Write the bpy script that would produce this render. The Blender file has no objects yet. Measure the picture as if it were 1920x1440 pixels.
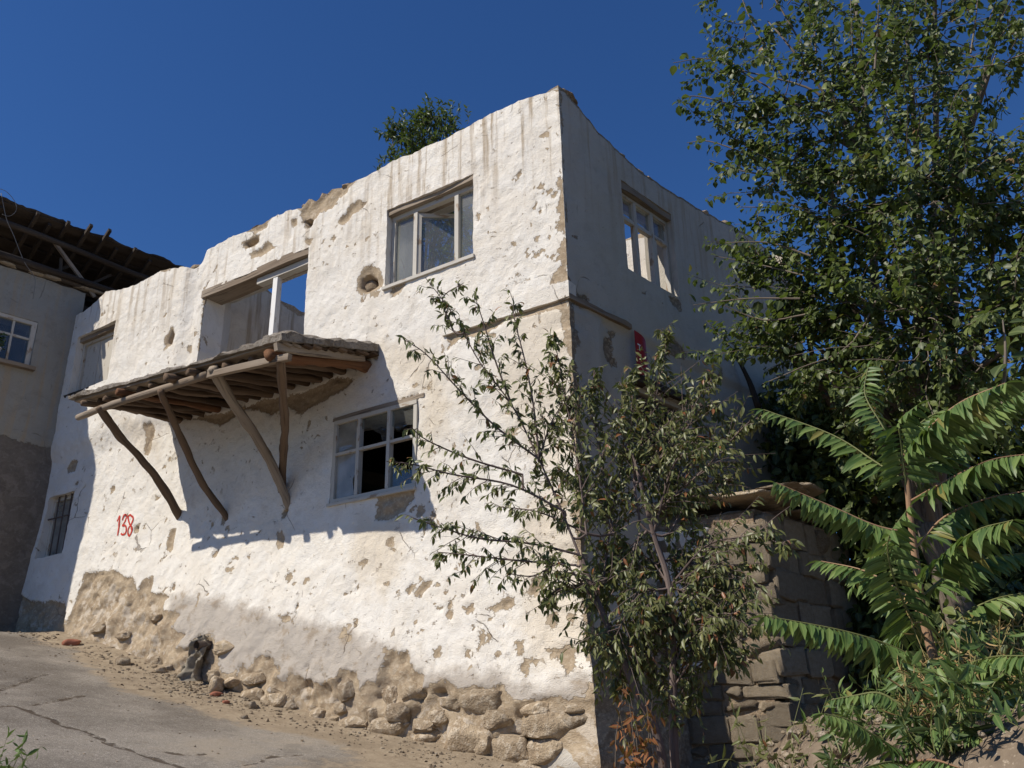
import bpy, bmesh, math, random
import numpy as np
from mathutils import Matrix, Vector
random.seed(11); rng = np.random.default_rng(11)
scene = bpy.context.scene
COL = scene.collection

# ------------------------------------------------------------------ camera
FPX = 1650.0                                   # focal length in pixels of a 1920 px wide picture
PITCH, ROLL = math.radians(21.4), math.radians(-1.2)
EYE = np.array([0.0, 0.0, 1.6])
FW = np.array([0, math.cos(PITCH), math.sin(PITCH)])
_u = np.array([0, -math.sin(PITCH), math.cos(PITCH)]); _r = np.array([1.0, 0, 0])
RT = math.cos(ROLL) * _r + math.sin(ROLL) * _u
UP = -math.sin(ROLL) * _r + math.cos(ROLL) * _u
cam = bpy.data.objects.new('camera', bpy.data.cameras.new('camera')); COL.objects.link(cam)
cam.data.sensor_width = 36.0; cam.data.lens = FPX / 1920 * 36; cam.data.clip_end = 3000; cam.data.clip_start = 0.05
M = Matrix(((RT[0], UP[0], -FW[0], EYE[0]), (RT[1], UP[1], -FW[1], EYE[1]), (RT[2], UP[2], -FW[2], EYE[2]), (0, 0, 0, 1)))
cam.matrix_world = M
scene.camera = cam

# ------------------------------------------------------------------ sky, sun, exposure
SUNDIR = np.array([1.045, 0.507, -1.17])        # the way the light travels
SUNDIR = SUNDIR / np.linalg.norm(SUNDIR)
world = bpy.data.worlds.new('World'); scene.world = world; world.use_nodes = True
wt = world.node_tree; bg = wt.nodes['Background']
sky = wt.nodes.new('ShaderNodeTexSky'); sky.sky_type = 'NISHITA'; sky.sun_disc = False
sky.sun_elevation = math.asin(-SUNDIR[2]); sky.sun_rotation = math.atan2(-SUNDIR[0], -SUNDIR[1])
sky.altitude = 0; sky.air_density = 1.0; sky.dust_density = 0.0; sky.ozone_density = 10
hs = wt.nodes.new('ShaderNodeHueSaturation'); hs.inputs['Saturation'].default_value = 1.10; hs.inputs['Hue'].default_value = 0.506
wt.links.new(sky.outputs[0], hs.inputs['Color']); wt.links.new(hs.outputs[0], bg.inputs[0]); bg.inputs[1].default_value = 0.095
sl = bpy.data.lights.new('sun', 'SUN'); sl.energy = 5.0; sl.angle = math.radians(0.53); sl.color = (1.0, 0.93, 0.82)
sun = bpy.data.objects.new('sun', sl); COL.objects.link(sun)
sun.rotation_euler = Vector(SUNDIR).to_track_quat('-Z', 'Y').to_euler(); sun.location = (-20, -10, 25)
scene.view_settings.view_transform = 'Standard'; scene.view_settings.look = 'None'
scene.view_settings.exposure = 0.04; scene.view_settings.gamma = 1.0

# ------------------------------------------------------------------ measuring: photograph pixel -> point on a real plane
A = np.array([-math.sin(math.radians(56.4)), math.cos(math.radians(56.4)), 0.0])      # along the front wall, away from the corner
NA = np.array([-math.cos(math.radians(56.4)), -math.sin(math.radians(56.4)), 0.0])    # its outward normal
B = np.array([math.sin(math.radians(42.9)), math.cos(math.radians(42.9)), 0.0])       # along the side wall
NB = np.array([math.cos(math.radians(42.9)), -math.sin(math.radians(42.9)), 0.0])
Z = np.array([0, 0, 1.0])
def ray(x, y):
    d = (x - 960) * RT - (y - 720) * UP + FPX * FW
    return d / np.linalg.norm(d)
_d = ray(1066, 560); K = EYE + _d * 8.6 / math.hypot(_d[0], _d[1]); K[2] = 0          # foot of the house corner
def on_plane(P0, n, x, y):
    d = ray(x, y); return EYE + d * (((P0 - EYE) @ n) / (d @ n))
def wa(x, y, off=0.0):
    P = on_plane(K + NA * off, NA, x, y); return ((P - K) @ A, P[2])
def wb(x, y, off=0.0):
    P = on_plane(K + NB * off, NB, x, y); return ((P - K) @ B, P[2])
def pt(x, y, dist):
    d = ray(x, y); return EYE + d * dist / math.hypot(d[0], d[1])
def FA(u, d, z): return K + A * u + NA * d + Z * z
def FB(u, d, z): return K + B * u + NB * d + Z * z
PN = K + A * 10.0                                                                        # neighbour's wall starts here
def FN(s, e, z): return PN - B * s + NB * e + Z * z

# ------------------------------------------------------------------ noise
def _h(ix, iy, iz, s):
    h = (ix * 374761393 + iy * 668265263 + iz * 2147483647 + s * 1274126177) & 0xffffffff
    h = ((h ^ (h >> 13)) * 1274126177) & 0xffffffff
    h = ((h ^ (h >> 16)) * 2246822519) & 0xffffffff
    return ((h ^ (h >> 15)) & 0xffffff) / float(0xffffff)
_NOZ = object()
def _vn2(x, y, s):
    xi = np.floor(x).astype(np.int64); yi = np.floor(y).astype(np.int64); fx, fy = x - xi, y - yi
    fx = fx * fx * (3 - 2 * fx); fy = fy * fy * (3 - 2 * fy)
    a = _h(xi, yi, 0, s) * (1 - fx) + _h(xi + 1, yi, 0, s) * fx; b = _h(xi, yi + 1, 0, s) * (1 - fx) + _h(xi + 1, yi + 1, 0, s) * fx
    return (a * (1 - fy) + b * fy) * 2 - 1
def cross3(a, b): return np.array([a[1] * b[2] - a[2] * b[1], a[2] * b[0] - a[0] * b[2], a[0] * b[1] - a[1] * b[0]])
def vnoise(x, y, z=None, s=0):
    x = np.asarray(x, float); y = np.asarray(y, float); z = _NOZ if z is None else np.asarray(z, float)
    if z is _NOZ: return _vn2(x, y, s)
    xi = np.floor(x).astype(np.int64); yi = np.floor(y).astype(np.int64); zi = np.floor(z).astype(np.int64)
    fx, fy, fz = x - xi, y - yi, z - zi
    fx = fx * fx * (3 - 2 * fx); fy = fy * fy * (3 - 2 * fy); fz = fz * fz * (3 - 2 * fz)
    r = 0
    for a in (0, 1):
        for b in (0, 1):
            for c in (0, 1):
                r = r + _h(xi + a, yi + b, zi + c, s) * (fx if a else 1 - fx) * (fy if b else 1 - fy) * (fz if c else 1 - fz)
    return r * 2 - 1
def fbm(x, y, z=None, s=0, o=4):
    r = 0; a = 1.0; t = 0
    for k in range(o):
        r = r + a * vnoise(np.asarray(x) * 2 ** k, np.asarray(y) * 2 ** k, None if z is None else np.asarray(z) * 2 ** k, s + k * 17); t += a; a *= .5
    return r / t
def sstep(a, b, x):
    t = np.clip((x - a) / (b - a), 0, 1); return t * t * (3 - 2 * t)
def poly_sdf(u, z, poly):
    """positive inside"""
    P = np.array(poly, float)
    if u.size > 4000:                                  # only look near the polygon
        m = (u > P[:, 0].min() - .4) & (u < P[:, 0].max() + .4) & (z > P[:, 1].min() - .4) & (z < P[:, 1].max() + .4)
        r = np.full(u.shape, -.4)
        if m.any(): r[m] = _sdf(u[m], z[m], P)
        return r
    return _sdf(u, z, P)
def _sdf(u, z, P):
    best = np.full(u.shape, 1e9); ins = np.zeros(u.shape, bool)
    for i in range(len(P)):
        a, b = P[i - 1], P[i]; e = b - a
        t = np.clip(((u - a[0]) * e[0] + (z - a[1]) * e[1]) / max(e @ e, 1e-9), 0, 1)
        best = np.minimum(best, np.hypot(u - a[0] - t * e[0], z - a[1] - t * e[1]))
        c = (a[1] > z) != (b[1] > z)
        ins ^= c & (u < (b[0] - a[0]) * (z - a[1]) / ((b[1] - a[1]) if b[1] != a[1] else 1e-9) + a[0])
    return np.where(ins, best, -best)
def line_dist(u, z, line):
    best = np.full(u.shape, 1e9)
    for a, b in zip(line[:-1], line[1:]):
        a = np.array(a); b = np.array(b); e = b - a
        t = np.clip(((u - a[0]) * e[0] + (z - a[1]) * e[1]) / max(e @ e, 1e-9), 0, 1)
        best = np.minimum(best, np.hypot(u - a[0] - t * e[0], z - a[1] - t * e[1]))
    return best

# ------------------------------------------------------------------ object helpers
ORG = {}
def origin(p): return ORG.get(p.name, np.zeros(3)) if p is not None else np.zeros(3)
def tag(o, label=None, cat=None, group=None, kind=None):
    if label: o['label'] = label
    if cat: o['category'] = cat
    if group: o['group'] = group
    if kind: o['kind'] = kind
    return o
def thing(name, loc, label, cat, group=None):
    o = bpy.data.objects.new(name, None); COL.objects.link(o); o.location = Vector(loc); o.empty_display_size = .2
    ORG[o.name] = np.array(loc, float)
    return tag(o, label, cat, group)
def obj(name, V, faces, mat, parent=None, uv=None, attrs=None, smooth=False, loc=None, sharp=0):
    """one mesh object; V in world coordinates"""
    V = np.asarray(V, float)
    o0 = origin(parent) if parent is not None else (np.array(loc, float) if loc is not None else np.zeros(3))
    me = bpy.data.meshes.new(name)
    me.from_pydata((V - o0).tolist(), [], faces if isinstance(faces, list) else faces.tolist())
    if uv is not None:
        li = np.empty(len(me.loops), np.int32); me.loops.foreach_get('vertex_index', li)
        l = me.uv_layers.new(name='UVMap'); l.data.foreach_set('uv', np.asarray(uv, np.float32)[li].ravel())
    for k, v in (attrs or {}).items():
        a = me.attributes.new(k, 'FLOAT', 'POINT'); a.data.foreach_set('value', np.asarray(v, np.float32))
    if smooth: me.polygons.foreach_set('use_smooth', np.ones(len(me.polygons), bool))
    me.materials.append(mat); me.update()
    if sharp: me.set_sharp_from_angle(angle=math.radians(sharp))
    o = bpy.data.objects.new(name, me); COL.objects.link(o)
    if parent is not None: o.parent = parent; ORG[o.name] = o0
    else: o.location = Vector(o0); ORG[o.name] = o0
    return o
def inst(name, me, mw, parent=None):
    """another object that shares a mesh, placed by a world matrix"""
    o = bpy.data.objects.new(name, me); COL.objects.link(o)
    if parent is not None:
        o.parent = parent; o.matrix_local = Matrix.Translation(-Vector(origin(parent))) @ mw
    else: o.matrix_world = mw
    return o
class Geo:
    def __init__(s): s.V = []; s.F = []; s.U = []; s.n = 0
    def add(s, V, F, U=None):
        V = np.asarray(V, float)
        s.V.append(V); s.F += [tuple(int(i) + s.n for i in f) for f in F]
        s.U.append(np.asarray(U, float) if U is not None else V[:, :2]); s.n += len(V)
    def obj(s, name, mat, parent=None, smooth=False, loc=None, attrs=None):
        return obj(name, np.vstack(s.V), s.F, mat, parent, np.vstack(s.U), attrs, smooth, loc)
def frame_of(d):
    d = d / np.linalg.norm(d); a = np.array([0, 0, 1.0]) if abs(d[2]) < .9 else np.array([1.0, 0, 0])
    x = cross3(a, d); x /= math.sqrt(x @ x); return x, cross3(d, x), d
def smooth_path(P, n=4):
    P = np.asarray(P, float)
    if len(P) < 3: return np.array([P[0] + (P[-1] - P[0]) * t for t in np.linspace(0, 1, n + 1)])
    Q = np.vstack([2 * P[0] - P[1], P, 2 * P[-1] - P[-2]]); out = []
    for i in range(1, len(Q) - 2):
        for t in np.linspace(0, 1, n, endpoint=False):
            a, b, c, d = Q[i - 1:i + 3]
            out.append(.5 * (2 * b + (c - a) * t + (2 * a - 5 * b + 4 * c - d) * t * t + (3 * b - a - 3 * c + d) * t ** 3))
    out.append(P[-1]); return np.array(out)
def tube(g, P, r0, r1=None, n=6, rough=0.0, caps=True, seed=0, v0=None):
    P = np.asarray(P, float); m = len(P); r1 = r0 if r1 is None else r1
    T = np.gradient(P, axis=0); x, y, _ = frame_of(T[0]); V = []; U = []; L = 0
    sv = rng.random() * 50 if v0 is None else v0
    for i in range(m):
        d = T[i] / (np.linalg.norm(T[i]) + 1e-9); x = x - d * (x @ d); x /= np.linalg.norm(x) + 1e-9; y = cross3(d, x)
        if i: L += np.linalg.norm(P[i] - P[i - 1])
        r = r0 + (r1 - r0) * i / max(m - 1, 1)
        for k in range(n):
            a = 2 * math.pi * k / n
            rr = r * (1 + (rough * float(vnoise(L * 6 + seed, k * 1.7, s=seed)) if rough else 0))
            V.append(P[i] + rr * (math.cos(a) * x + math.sin(a) * y)); U.append((L + sv, sv + k / n * 2 * math.pi * r0))
    F = []
    for i in range(m - 1):
        for k in range(n):
            k2 = (k + 1) % n; F.append((i * n + k, i * n + k2, (i + 1) * n + k2, (i + 1) * n + k))
    if caps: F.append(tuple(range(n))[::-1]); F.append(tuple((m - 1) * n + k for k in range(n)))
    g.add(V, F, U)
def boxg(g, P, ax, ay, az, taper=0.0, bev=0.0):
    """box from corner P with edge vectors; UV runs along the longest edge"""
    ax, ay, az = (np.asarray(v, float) for v in (ax, ay, az))
    ls = [np.linalg.norm(v) for v in (ax, ay, az)]; k = int(np.argmax(ls)); o = rng.random() * 40
    V = []; U = []
    for i in (0, 1):
        for j in (0, 1):
            for l in (0, 1):
                c = (i, j, l); q = P + ax * i + ay * j + az * l
                if taper: q = q + (rng.random(3) - .5) * taper
                V.append(q)
                w = [c[m] * ls[m] for m in range(3)]
                U.append((w[k] + o, sum(w[m] for m in range(3) if m != k) + o))
    F = [(0, 1, 3, 2), (4, 6, 7, 5), (0, 4, 5, 1), (2, 3, 7, 6), (0, 2, 6, 4), (1, 5, 7, 3)]
    if np.dot(np.cross(ax, ay), az) < 0: F = [f[::-1] for f in F]
    g.add(V, F, U)
def plank(g, p0, p1, w, h, up=Z, taper=0.0, seg=1, warp=0.0):
    p0 = np.asarray(p0, float); p1 = np.asarray(p1, float); d = p1 - p0; L = np.linalg.norm(d); d = d / L
    side = np.cross(d, up); side /= np.linalg.norm(side); u2 = np.cross(side, d)
    o = rng.random() * 40; V = []; U = []; F = []; sd = int(rng.integers(1e6))
    for i in range(seg + 1):
        t = i / seg; c = p0 + d * L * t
        if warp: c = c + u2 * warp * float(vnoise(t * 3, .5, s=sd)) + side * warp * float(vnoise(t * 3, 5.5, s=sd))
        ww = w * (1 + taper * float(vnoise(t * 5, 1.5, s=sd + 1))); hh = h * (1 + taper * float(vnoise(t * 5, 2.5, s=sd + 2)))
        for a, b in ((-1, -1), (1, -1), (1, 1), (-1, 1)):
            V.append(c + side * a * ww / 2 + u2 * b * hh / 2); U.append((L * t + o, o + (a * ww + b * hh) / 2))
    for i in range(seg):
        for k in range(4):
            k2 = (k + 1) % 4; F.append((i * 4 + k, i * 4 + k2, i * 4 + 4 + k2, i * 4 + 4 + k))
    F.append((3, 2, 1, 0)); F.append(tuple(seg * 4 + k for k in range(4)))
    g.add(V, F, U)
_ico = {}
def ico(n):
    if n not in _ico:
        bm = bmesh.new(); bmesh.ops.create_icosphere(bm, subdivisions=n, radius=1); bm.verts.ensure_lookup_table()
        _ico[n] = (np.array([v.co[:] for v in bm.verts]), [tuple(v.index for v in f.verts) for f in bm.faces]); bm.free()
    return _ico[n]
def rock(c, ax, ay, az, seed, n=3, amp=.28, box=.55):
    """lumpy, faceted stone: c centre, ax/ay/az half-axis vectors"""
    V, F = ico(n); s = seed * 3.7
    W = np.sign(V) * np.abs(V) ** (1 - .45 * box)
    r_ = np.random.default_rng(seed); W = W * (1 + amp * .7 * fbm(V[:, 0] * 1.3 + s, V[:, 1] * 1.3, V[:, 2] * 1.3 + s, s=seed, o=4) + .16 * fbm(V[:, 0] * 3.5 + s, V[:, 1] * 3.5, V[:, 2] * 3.5, s=seed, o=4))[:, None]
    for _k in range(7):                                # knock flat facets off it
        nrm = r_.normal(size=3); nrm /= np.linalg.norm(nrm); h_ = r_.uniform(.62, .92); e_ = np.maximum(W @ nrm - h_, 0); W = W - (e_ * .85)[:, None] * nrm
    P = np.asarray(c) + W[:, :1] * ax + W[:, 1:2] * ay + W[:, 2:] * az
    if np.dot(np.cross(ax, ay), az) < 0: F = [f[::-1] for f in F]
    return P, F

# ------------------------------------------------------------------ materials
class NT:
    def __init__(s, name):
        s.m = bpy.data.materials.new(name); s.m.use_nodes = True; s.t = s.m.node_tree
        s.b = s.t.nodes['Principled BSDF']; s.out = s.t.nodes['Material Output']
    def n(s, typ, props=None, **ins):
        x = s.t.nodes.new('ShaderNode' + typ)
        for k, v in (props or {}).items(): setattr(x, k, v)
        for k, v in ins.items(): s.set(x.inputs[int(k[1:]) if k[0] == '_' else k.replace('_', ' ')], v)
        return x
    def set(s, sock, v):
        if isinstance(v, bpy.types.NodeSocket): s.t.links.new(v, sock)
        elif isinstance(v, bpy.types.Node): s.t.links.new(v.outputs[0], sock)
        else:
            if isinstance(v, tuple) and len(v) == 3 and sock.type == 'RGBA': v = (*v, 1)
            sock.default_value = v
    def uv(s, sx=1, sy=1):
        t = s.n('UVMap'); m = s.n('Mapping', Vector=t.outputs[0], Scale=(sx, sy, 1)); return m.outputs[0]
    def oc(s, k=1):
        t = s.n('TexCoord'); m = s.n('Mapping', Vector=t.outputs['Object'], Scale=(k, k, k)); return m.outputs[0]
    def noise(s, vec, scale, detail=4, rough=.55, dist=0):
        return s.n('TexNoise', Vector=vec, Scale=scale, Detail=detail, Roughness=rough, Distortion=dist).outputs[0]
    def ramp(s, v, a, b, lo=0.0, hi=1.0):
        return s.n('MapRange', {'interpolation_type': 'SMOOTHSTEP'}, Value=v, _1=a, _2=b, _3=lo, _4=hi).outputs[0]
    def mix(s, f, a, b):
        x = s.n('Mix', {'data_type': 'RGBA'}); s.set(x.inputs[0], f); s.set(x.inputs[6], a); s.set(x.inputs[7], b); return x.outputs[2]
    def mul(s, f, a, b):
        x = s.n('Mix', {'data_type': 'RGBA', 'blend_type': 'MULTIPLY'}); s.set(x.inputs[0], f); s.set(x.inputs[6], a); s.set(x.inputs[7], b); return x.outputs[2]
    def math(s, op, a, b=0.0):
        return s.n('Math', {'operation': op}, _0=a, _1=b).outputs[0]
    def at(s, name): return s.n('Attribute', {'attribute_name': name}).outputs['Fac']
    def bump(s, h, strength=.5, dist=.02):
        s.set(s.b.inputs['Normal'], s.n('Bump', Strength=strength, Distance=dist, Height=h).outputs[0])
    def fin(s, col, rough=.85, spec=.2):
        s.set(s.b.inputs['Base Color'], col); s.set(s.b.inputs['Roughness'], rough); s.b.inputs['Specular IOR Level'].default_value = spec
        return s.m

def mat_plaster(name, white=(.80, .76, .69), cream=(.68, .585, .45), grime=(.45, .41, .355), mudA=(.30, .225, .148), mudB=(.43, .34, .235), mudC=(.52, .43, .315), mudD=(.38, .315, .245), peel=.625, drip=1.0, left_f=.7):
    t = NT(name); uv = t.uv(); mud = t.at('mud'); cem = t.at('cem'); st = t.at('stain')
    n1 = t.noise(uv, .8, 5, .6); n2 = t.noise(uv, 4, 6, .65); n3 = t.noise(uv, 22, 6, .65); n4 = t.noise(uv, 80, 4, .65)
    streak = t.noise(t.uv(9, .45), 1.0, 4, .6, .15)
    c = t.mix(t.ramp(n1, .45, .75, 0, .28), white, cream)
    c = t.mix(t.ramp(t.math('ADD', st, t.math('MULTIPLY', t.math('SUBTRACT', n2, .5), .9)), .25, .85, 0, .65), c, cream)
    c = t.mix(t.math('MULTIPLY', t.ramp(streak, .49, .66), t.math('MULTIPLY', t.at('drip'), drip)), c, (.38, .295, .20))
    c = t.mix(t.ramp(n2, .56, .78, 0, .48), c, grime)
    coat = t.ramp(t.noise(uv, 2.6, 9, .72, .2), .48, .53); c = t.mix(t.math('MULTIPLY', coat, .18), c, cream)
    coat2 = t.ramp(t.noise(uv, 1.7, 9, .74, .5), .545, .60); c = t.mix(t.math('MULTIPLY', coat2, .16), c, grime)
    c = t.mix(t.ramp(n3, .60, .74, 0, .50), c, grime)
    c = t.mix(t.ramp(n4, .60, .75, 0, .35), c, grime)
    cc = t.mix(n2, (.40, .35, .295), (.56, .51, .45)); cc = t.mix(t.ramp(n3, .40, .62), cc, (.47, .42, .36)); cc = t.mix(t.ramp(n2, .52, .66, 0, .8), cc, (.36, .29, .215))
    f_c = t.ramp(t.math('ADD', cem, t.math('MULTIPLY', t.math('SUBTRACT', n2, .5), .55)), -.08, .14)
    c = t.mix(f_c, c, cc)
    mc = t.mix(t.ramp(n2, .3, .7), mudA, mudB); mc = t.mix(t.ramp(n3, .45, .72), mc, mudC); mc = t.mix(t.ramp(n1, .55, .75, 0, .6), mc, mudD)
    big = t.ramp(mud, .08, .2); left = t.math('MULTIPLY', big, t.ramp(t.noise(uv, 5, 6, .68, .4), .50, .58)); mc = t.mix(t.math('MULTIPLY', left, left_f), mc, (.58, .51, .42))
    edge = t.math('ADD', mud, t.math('ADD', t.math('MULTIPLY', t.math('SUBTRACT', n3, .5), .14), t.math('MULTIPLY', t.math('SUBTRACT', n2, .5), .16)))
    f_m = t.ramp(edge, -.003, .005)
    small = t.math('MULTIPLY', t.ramp(t.noise(uv, 6.5, 8, .66, .4), peel, peel + .010), t.ramp(n1, .40, .58))
    chips = t.ramp(t.noise(uv, 24, 5, .6, .5), .68, .695)
    f_all = t.math('MAXIMUM', f_m, t.math('MAXIMUM', small, t.math('MULTIPLY', chips, .85)))
    c = t.mix(f_all, c, mc)
    cr = t.n('TexVoronoi', {'feature': 'DISTANCE_TO_EDGE'}, Vector=t.n('Mix', {'data_type': 'VECTOR'}, _0=.12, _4=uv, _5=t.n('TexNoise', Vector=uv, Scale=3.0, Detail=6.0).outputs[1]).outputs[1], Scale=1.15).outputs[0]
    crack = t.math('MULTIPLY', t.ramp(cr, .0018, .005, 1, 0), t.ramp(t.noise(uv, 1.3, 2), .57, .63))
    c = t.mix(t.math('MULTIPLY', crack, .7), c, (.20, .155, .115))
    h = t.math('ADD', t.math('MULTIPLY', n2, .22), t.math('ADD', t.math('MULTIPLY', n3, .40), t.math('MULTIPLY', n4, .36)))
    h = t.math('SUBTRACT', h, t.math('ADD', t.math('MULTIPLY', coat, .05), t.math('MULTIPLY', coat2, .05)))
    h = t.math('SUBTRACT', h, t.math('MULTIPLY', f_all, .45)); h = t.math('SUBTRACT', h, t.math('MULTIPLY', crack, .5))
    t.bump(h, 1.0, .030)
    return t.fin(c, .92, .12)
def mat_wood(name, a, b, dark=(.05, .035, .025), sc=1.0, crack=.5):
    t = NT(name); g = t.noise(t.uv(1.6 * sc, 38 * sc), 1, 5, .6, .3); l = t.noise(t.uv(.7, 5), 1, 3); f = t.noise(t.uv(5 * sc, 130 * sc), 1, 3)
    c = t.mix(t.ramp(l, .3, .7), a, b); c = t.mix(t.ramp(g, .54, .70, 0, .75), c, dark); c = t.mul(.4, c, t.mix(f, (.55, .55, .55), (1, 1, 1)))
    t.bump(t.math('SUBTRACT', t.math('MULTIPLY', f, .3), t.math('MULTIPLY', t.ramp(g, .52, .66), crack)), .7, .01)
    return t.fin(c, .85, .15)
def mat_stone(name, a, b, c2, sc=1.0):
    t = NT(name); o = t.oc(); i = t.n('ObjectInfo').outputs['Random']
    n1 = t.noise(o, 3 * sc, 4); n2 = t.noise(o, 14 * sc, 6, .65); n3 = t.noise(o, 60 * sc, 3)
    c = t.mix(t.ramp(n1, .35, .65), a, b); c = t.mix(t.ramp(n2, .50, .62), c, c2); c = t.mix(t.ramp(n2, .44, .30, 0, .7), c, tuple(v * .5 for v in a)); c = t.mix(t.ramp(n3, .58, .7, 0, .5), c, c2); c = t.mul(.8, c, t.mix(i, (.50, .49, .49), (1, .97, .93)))
    t.bump(t.math('ADD', n2, t.math('MULTIPLY', n3, .5)), 1.0, .035)
    return t.fin(c, .93, .1)
def mat_plain(name, col, rough=.7, spec=.2, var=.25, sc=6):
    t = NT(name); n = t.noise(t.oc(), sc, 5, .6); c = t.mul(var * 2, t.mix(n, col, col), t.mix(t.ramp(n, .3, .7), (.5, .5, .5), (1, 1, 1)))
    t.bump(t.noise(t.oc(), 40, 3), .25, .01); return t.fin(c, rough, spec)
def mat_paint(name, col, worn=(.30, .22, .15)):
    t = NT(name); g = t.noise(t.uv(2, 26), 1, 5, .65); l = t.noise(t.uv(3, 8), 1.3, 5, .65)
    c = t.mix(t.ramp(l, .56, .64), col, worn); c = t.mix(t.ramp(g, .58, .72, 0, .7), c, (.30, .25, .2))
    t.bump(t.math('ADD', g, l), .4, .006); return t.fin(c, .7, .25)
def mat_leaf(name, a, b, c2, trans=.28, rough=.42, spec=.45, dry=None, dryf=.97):
    t = NT(name); r = t.at('rnd'); i = t.n('ObjectInfo').outputs['Random']
    r2 = t.math('FRACT', t.math('ADD', r, i))
    c = t.mix(t.ramp(r2, 0, .55), a, b); c = t.mix(t.ramp(r2, .6, 1.0), c, c2)
    if dry: c = t.mix(t.ramp(r2, dryf, dryf + .004), c, dry)
    s = t.at('rib'); c = t.mix(t.ramp(s, .0, .12, .35, 0), c, (.28, .33, .12))
    t.set(t.b.inputs['Base Color'], c); t.b.inputs['Roughness'].default_value = rough; t.b.inputs['Specular IOR Level'].default_value = spec
    tr = t.n('BsdfTranslucent', Color=t.mix(.55, c, (.20, .30, .03)))
    t.set(t.out.inputs[0], t.n('MixShader', _0=trans, _1=t.b.outputs[0], _2=tr.outputs[0]).outputs[0])
    return t.m
def mat_glass(name, dust=.12, tint=(.75, .8, .8), seed=0.0):
    t = NT(name); n = t.noise(t.oc(), 1.6 + seed, 3, .5)
    d = t.n('BsdfDiffuse', Color=(.55, .53, .48)); tr = t.n('BsdfTransparent', Color=tint); gl = t.n('BsdfGlossy', Color=(1, 1, 1), Roughness=.02)
    fc = t.n('LayerWeight', Blend=.5).outputs['Facing']; fr = t.math('ADD', .045, t.math('MULTIPLY', .955, t.math('POWER', fc, 5.0))); a = t.n('MixShader', _0=t.ramp(n, .3, .75, dust * .7, dust * 1.4), _1=tr.outputs[0], _2=d.outputs[0])
    t.set(t.out.inputs[0], t.n('MixShader', _0=fr, _1=a.outputs[0], _2=gl.outputs[0]).outputs[0])
    return t.m
def mat_ground(name, road):
    t = NT(name); o = t.oc(); n1 = t.noise(o, .7, 5, .6); n2 = t.noise(o, 7, 6, .65); n3 = t.noise(o, 45, 5, .7); n4 = t.noise(o, 160, 3, .7)
    dirt = t.mix(t.ramp(n2, .3, .7), (.14, .105, .075), (.23, .18, .13)); dirt = t.mix(t.ramp(n3, .55, .72), dirt, (.42, .345, .26)); dirt = t.mix(t.ramp(n1, .5, .7, 0, .6), dirt, (.15, .115, .08))
    h = t.math('ADD', t.math('MULTIPLY', n2, .6), t.math('MULTIPLY', n3, .5))
    if road:
        dirt = t.mix(t.ramp(n2, .3, .7), (.25, .195, .135), (.36, .29, .205)); dirt = t.mix(t.ramp(n3, .52, .7), dirt, (.46, .385, .285)); dirt = t.mix(t.ramp(n1, .52, .7, 0, .5), dirt, (.21, .165, .115))
        asp = t.mix(t.ramp(n1, .35, .65), (.24, .21, .175), (.33, .29, .24)); asp = t.mix(t.ramp(n3, .50, .66), asp, (.43, .395, .345)); asp = t.mix(t.ramp(n4, .50, .36), asp, (.10, .088, .075)); asp = t.mix(t.ramp(n4, .58, .68), asp, (.52, .48, .42))
        asp = t.mix(t.ramp(n2, .55, .72, 0, .6), asp, (.20, .165, .125)); asp = t.mix(t.ramp(n1, .56, .72, 0, .5), asp, (.36, .30, .225)); asp = t.mul(.8, asp, t.mix(t.ramp(t.noise(o, .35, 6, .7), .38, .62), (.62, .60, .58), (1, 1, 1))); asp = t.mix(t.ramp(t.noise(o, 2.2, 8, .75), .56, .60, 0, .45), asp, (.17, .15, .125))
        f = t.ramp(t.math('ADD', t.at('dirt'), t.math('MULTIPLY', t.math('SUBTRACT', n2, .5), .9)), -.12, .22)
        c = t.mix(f, asp, dirt)
        ck = t.ramp(t.math('ADD', t.at('crack'), t.math('MULTIPLY', t.math('SUBTRACT', n2, .5), .10)), .020, .034, 1, 0)
        ck = t.math('MULTIPLY', ck, t.ramp(t.math('ADD', n3, t.math('MULTIPLY', n1, .4)), .36, .54))
        c = t.mix(t.math('MULTIPLY', ck, .85), c, (.075, .055, .04))
        h = t.math('SUBTRACT', t.math('ADD', t.math('MULTIPLY', n3, .6), t.math('MULTIPLY', n4, .6)), t.math('MULTIPLY', ck, .9))
    else: c = dirt
    t.bump(h, .6, .02); return t.fin(c, .95, .08)

PLASTER = mat_plaster('whitewashed_mud_plaster')
PLASTER_SIDE = mat_plaster('shade_toned_plaster', white=(.53, .495, .435), cream=(.44, .39, .315), grime=(.33, .295, .245), mudA=(.19, .145, .10), mudB=(.28, .22, .16), peel=.72, left_f=.3)  # the whitewash again, with the side wall's shade put into darker colours
PLASTER_IN = mat_plaster('inner_plaster', white=(.66, .60, .50), cream=(.50, .40, .28), peel=.74, drip=1.0)
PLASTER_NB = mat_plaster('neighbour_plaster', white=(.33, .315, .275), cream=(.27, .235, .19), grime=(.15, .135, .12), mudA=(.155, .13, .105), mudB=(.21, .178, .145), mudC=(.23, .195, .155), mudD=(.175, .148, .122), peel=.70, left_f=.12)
MUD = mat_stone('mud_clod', (.30, .22, .15), (.42, .33, .23), (.48, .40, .30))
STONE = mat_stone('base_stone', (.35, .27, .185), (.47, .38, .27), (.60, .515, .40))
STONE2 = mat_stone('shed_block', (.44, .355, .25), (.54, .45, .33), (.42, .375, .31))
WOOD = mat_wood('weathered_wood', (.235, .18, .13), (.35, .29, .225))
WOOD_D = mat_wood('brown_wood', (.125, .082, .053), (.20, .14, .095))
WOOD_R = mat_wood('red_brown_log', (.15, .068, .035), (.22, .115, .06))
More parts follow.
